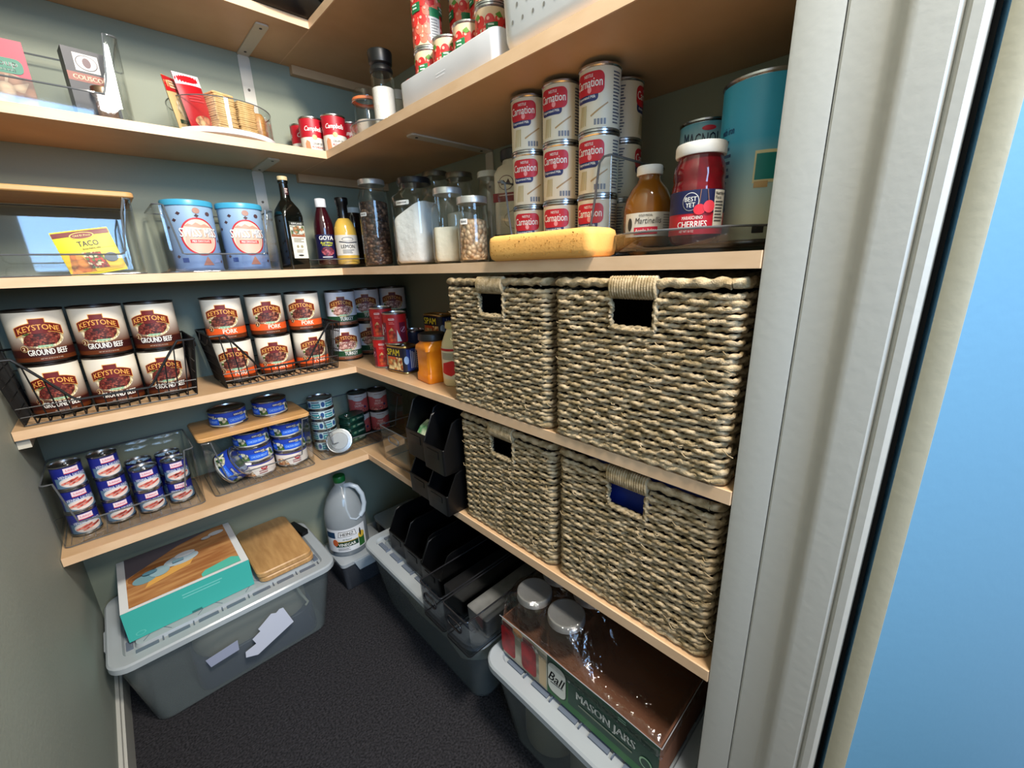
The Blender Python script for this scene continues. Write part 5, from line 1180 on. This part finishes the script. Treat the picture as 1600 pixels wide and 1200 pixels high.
a.rect(.030, .054, .004, .052, ink(36, 92, 40), 1); a.ell(.042, .050, .013, .013, ink(206, 170, 60), 2); a.ell(.038, .062, .0035, .016, ink(24, 30, 24), 3); a.rect(-.088, -.050, .056, .080, ink(30, 60, 90), 1); a.ell(-.052, .038, .010, .014, ink(190, 90, 50), 2)
a.lines(-.02, .014, .05, 3, .004, ink(120, 120, 120), 2)
a.build('paper_label', on_cyl(R+.0006, .022), t)
# things on the lid of the corner tub
LB = TH+.0003
Gk2 = 'black stacking bins'
stack_bin('stacking_bin', 'black stacking bin on the corner tub lid, first from the corner', (-.226, -.458, LB), -PI/2, .098, .236, .128, Gk2)
stack_bin('stacking_bin', 'black stacking bin on the corner tub lid, middle of three', (-.232, -.560, LB), -PI/2, .098, .236, .128, Gk2)
stack_bin('stacking_bin', 'black stacking bin on the corner tub lid, next to the smoky drawer', (-.238, -.660, LB), -PI/2, .092, .236, .118, Gk2)
for y, l, c, nm in ((-.762, 'smoky drawer beside the black bins, lined with black inserts', (20, 20, 22), 'left'), (-.862, 'smoky drawer beside the mason jar pack, with a grey insert', (120, 120, 118), 'right')):
    cb = clear_bin('smoky_drawer', l, (-.262, y, LB), -PI/2, .092, .312, .104, lambda u, v: 1, r=.008, taper=.02, group='long smoky drawers', smoke=True, cat='drawer')
    grip(cb, .09, -.1595, .072, .026, .012, M_SMRIM)
    mb = MB(); mb.rr([(0, .036, .120, .006), (.05, .038, .122, .006), (.052, .036, .120, .006)]); o = mb.build('drawer_insert', mat('insert_%d' % c[0], c, .45, vary=(tuple(int(x*.8) for x in c), 20)), None, 40, (-.235, y, LB+.0045), -PI/2)
    tag(o, 'dark block lying inside the %s smoky drawer' % nm if nm == 'left' else 'grey block lying inside the right smoky drawer', 'box')
# mason jar pack
t = thing('jar_pack', 'shrink-wrapped green cardboard tray of mason jars on the nearest tub lid', 'jar pack', (-.2155, -1.1375, LB), -PI/2)
mb = MB(); HX, HY = .190, .132; CB = mat('brown_cardboard', (116, 74, 50), .8, vary=((104, 64, 42), 8)); CG = mat('green_print_card', (60, 112, 66), .5)
mb.box(-HX, HX, -HY, HY, 0, .003, 0)
for x0, x1, y0, y1 in ((-HX, HX, -HY, -HY+.003), (-HX, HX, HY-.003, HY), (-HX, -HX+.003, -HY+.003, HY-.003), (HX-.003, HX, -HY+.003, HY-.003)): mb.box(x0, x1, y0, y1, .003, .100, 0)
mb.box(-HX+.004, HX-.004, -HY+.004, HY-.004, .060, .063, 0)
mb.build('cardboard_tray', CB, t, 0)
a = Art(); a.rect(-HX, HX, 0, .100, mat('green_print_card', (60, 112, 66), .5), 0); a.rect(-HX, -.055, 0, .100, mat('jar_photo_print', (196, 190, 170), .5, vary=((120, 116, 96), 24)), 1)
a.rect(-.055, .190, .070, .100, ink(24, 62, 44), 1); a.rect(.0, .190, .020, .082, ink(20, 62, 46), 2)
for x0 in (-.172, -.108): a.rrect(x0-.022, x0+.022, .006, .080, .010, mat('jam_print', (176, 24, 30), .4, vary=((120, 14, 20), 40)), 2); a.rect(x0-.016, x0+.016, .080, .093, ink(120, 50, 46), 2)
a.ell(-.14, .09, .014, .010, ink(196, 140, 90), 3); a.rect(-.078, -.058, .004, .080, ink(206, 180, 140), 2)
a.rrect(-.054, -.004, .012, .090, .016, ink(30, 60, 44), 3); a.rrect(-.052, -.006, .014, .088, .015, ink(214, 216, 206), 4); a.text('Ball', -.029, .054, .024, ink(24, 30, 34), 5, .036, .015, .35); a.poly([(-.045, .036), (-.012, .040), (-.012, .0415), (-.045, .0385)], ink(24, 30, 34), 5)
a.text('MASON JARS', .084, .056, .023, ink(230, 234, 226), 5, .126, .035); a.rect(.026, .142, .036, .040, ink(120, 130, 110), 5); a.lines(.120, .092, .016, 2, .005, ink(110, 150, 126), 5); a.ell(.168, .040, .012, .012, ink(150, 190, 150), 5); a.ell(.168, .040, .009, .009, ink(20, 62, 46), 6)
a.build('printed_front', on_front(-HY-.0002), t, 0)
jl = ((.1305-.0, -.0), )
Gj = 'empty mason jars in the shrink-wrapped pack'
first = None
JP = [(-.298, -1.003), (-.298, -1.092), (-.211, -1.003), (-.211, -1.092), (-.124, -1.003), (-.124, -1.092)]
nmj = ['front left', 'front right', 'middle row left', 'middle row right', 'back row left', 'back row right']
for i, (x, y) in enumerate(JP):
    l = 'mason jar with a silver lid in the pack, %s' % nmj[i]
    if not first:
        first = jar(l, 0, 0, .0405, .172, None, 0, 'silver', group=Gj, neck=.88, lidh=.016, name='mason_jar', z=0)
    place(first, (x, y, LB+.0033), .3*i, l, Gj)
# the film
def film_z(x, y):
    z = .110; 
    for jx, jy in JP:
        lx, ly = -(jy+1.1375), (jx+.2155)
        d = math.hypot(x-lx, y-ly); k = max(0, 1-max(0, d-.034)/.075); z = max(z, .110+.0712*(k*k*(3-2*k)))
    return z+.0015*math.sin(x*90+y*40)+.001*math.sin(y*120-x*60)
mb = MB(); nx, ny = 70, 46; ex, ey = HX+.004, HY+.004; vs = []
for j in range(ny+1):
    for i in range(nx+1):
        x = -ex+2*ex*i/nx; y = -ey+2*ey*j/ny; m_ = min(i, nx-i, j, ny-j)
        z = film_z(x, y) if m_ > 1 else (.1035 if m_ == 1 else .078)
        vs.append((x, y, z))
mb.add(vs, [(j*(nx+1)+i, j*(nx+1)+i+1, (j+1)*(nx+1)+i+1, (j+1)*(nx+1)+i) for j in range(ny) for i in range(nx)])
mb.build('shrink_film', clear('shrink_film', (236, 236, 236), 1.0, .05, 0, bump=(45, .9), f0=.08), t, 70)
mb = MB(); mb.tube([(-ex, -ey, .104), (-.10, -ey, .1065), (0, -ey, .1045), (.1, -ey, .106), (ex, -ey, .104), (ex, 0, .106), (ex, ey, .104)], .0009, 0, 5)
mb.build('film_seam', clear('film_edge', (220, 222, 224), 1, .1, .5, (210, 214, 220)), t)

# ------------------------------------------------------------------ chest added out of view to shade the lower part of the open door
t = thing('added_shade_chest', 'narrow white chest added out of view in the hallway to shade the pantry door', 'chest', (-.70, -2.46, .0005), PI)
mb = MB(); mb.rr([(.06, .148, .15, .004), (1.10, .148, .15, .004)]); mb.rr([(1.10, .160, .162, .006), (1.122, .160, .162, .006)]); mb.build('carcass', M_TRIM, t, 30)
for k in range(5):
    mb = MB(); z = .085+k*.203; mb.rr([(z, .136, .008, .003, 0, -.157), (z+.188, .136, .008, .003, 0, -.157)]); d = mb.build('drawer', M_TRIM, t, 30)
    mb = MB(); mb.loops([[(r*math.cos(q*PI/8), y, z+.094+r*math.sin(q*PI/8)) for q in range(16)] for r, y in ((.006, -.164), (.006, -.176), (.013, -.180), (.013, -.188), (.001, -.190))]); mb.build('knob', TIN, d)
for sx in (-1, 1):
    for sy in (-1, 1): MB().rr([(0, .012, .012, .004, sx*.125, sy*.125), (.0605, .018, .018, .004, sx*.125, sy*.125)]).build('foot', M_TRIM, t, 30)
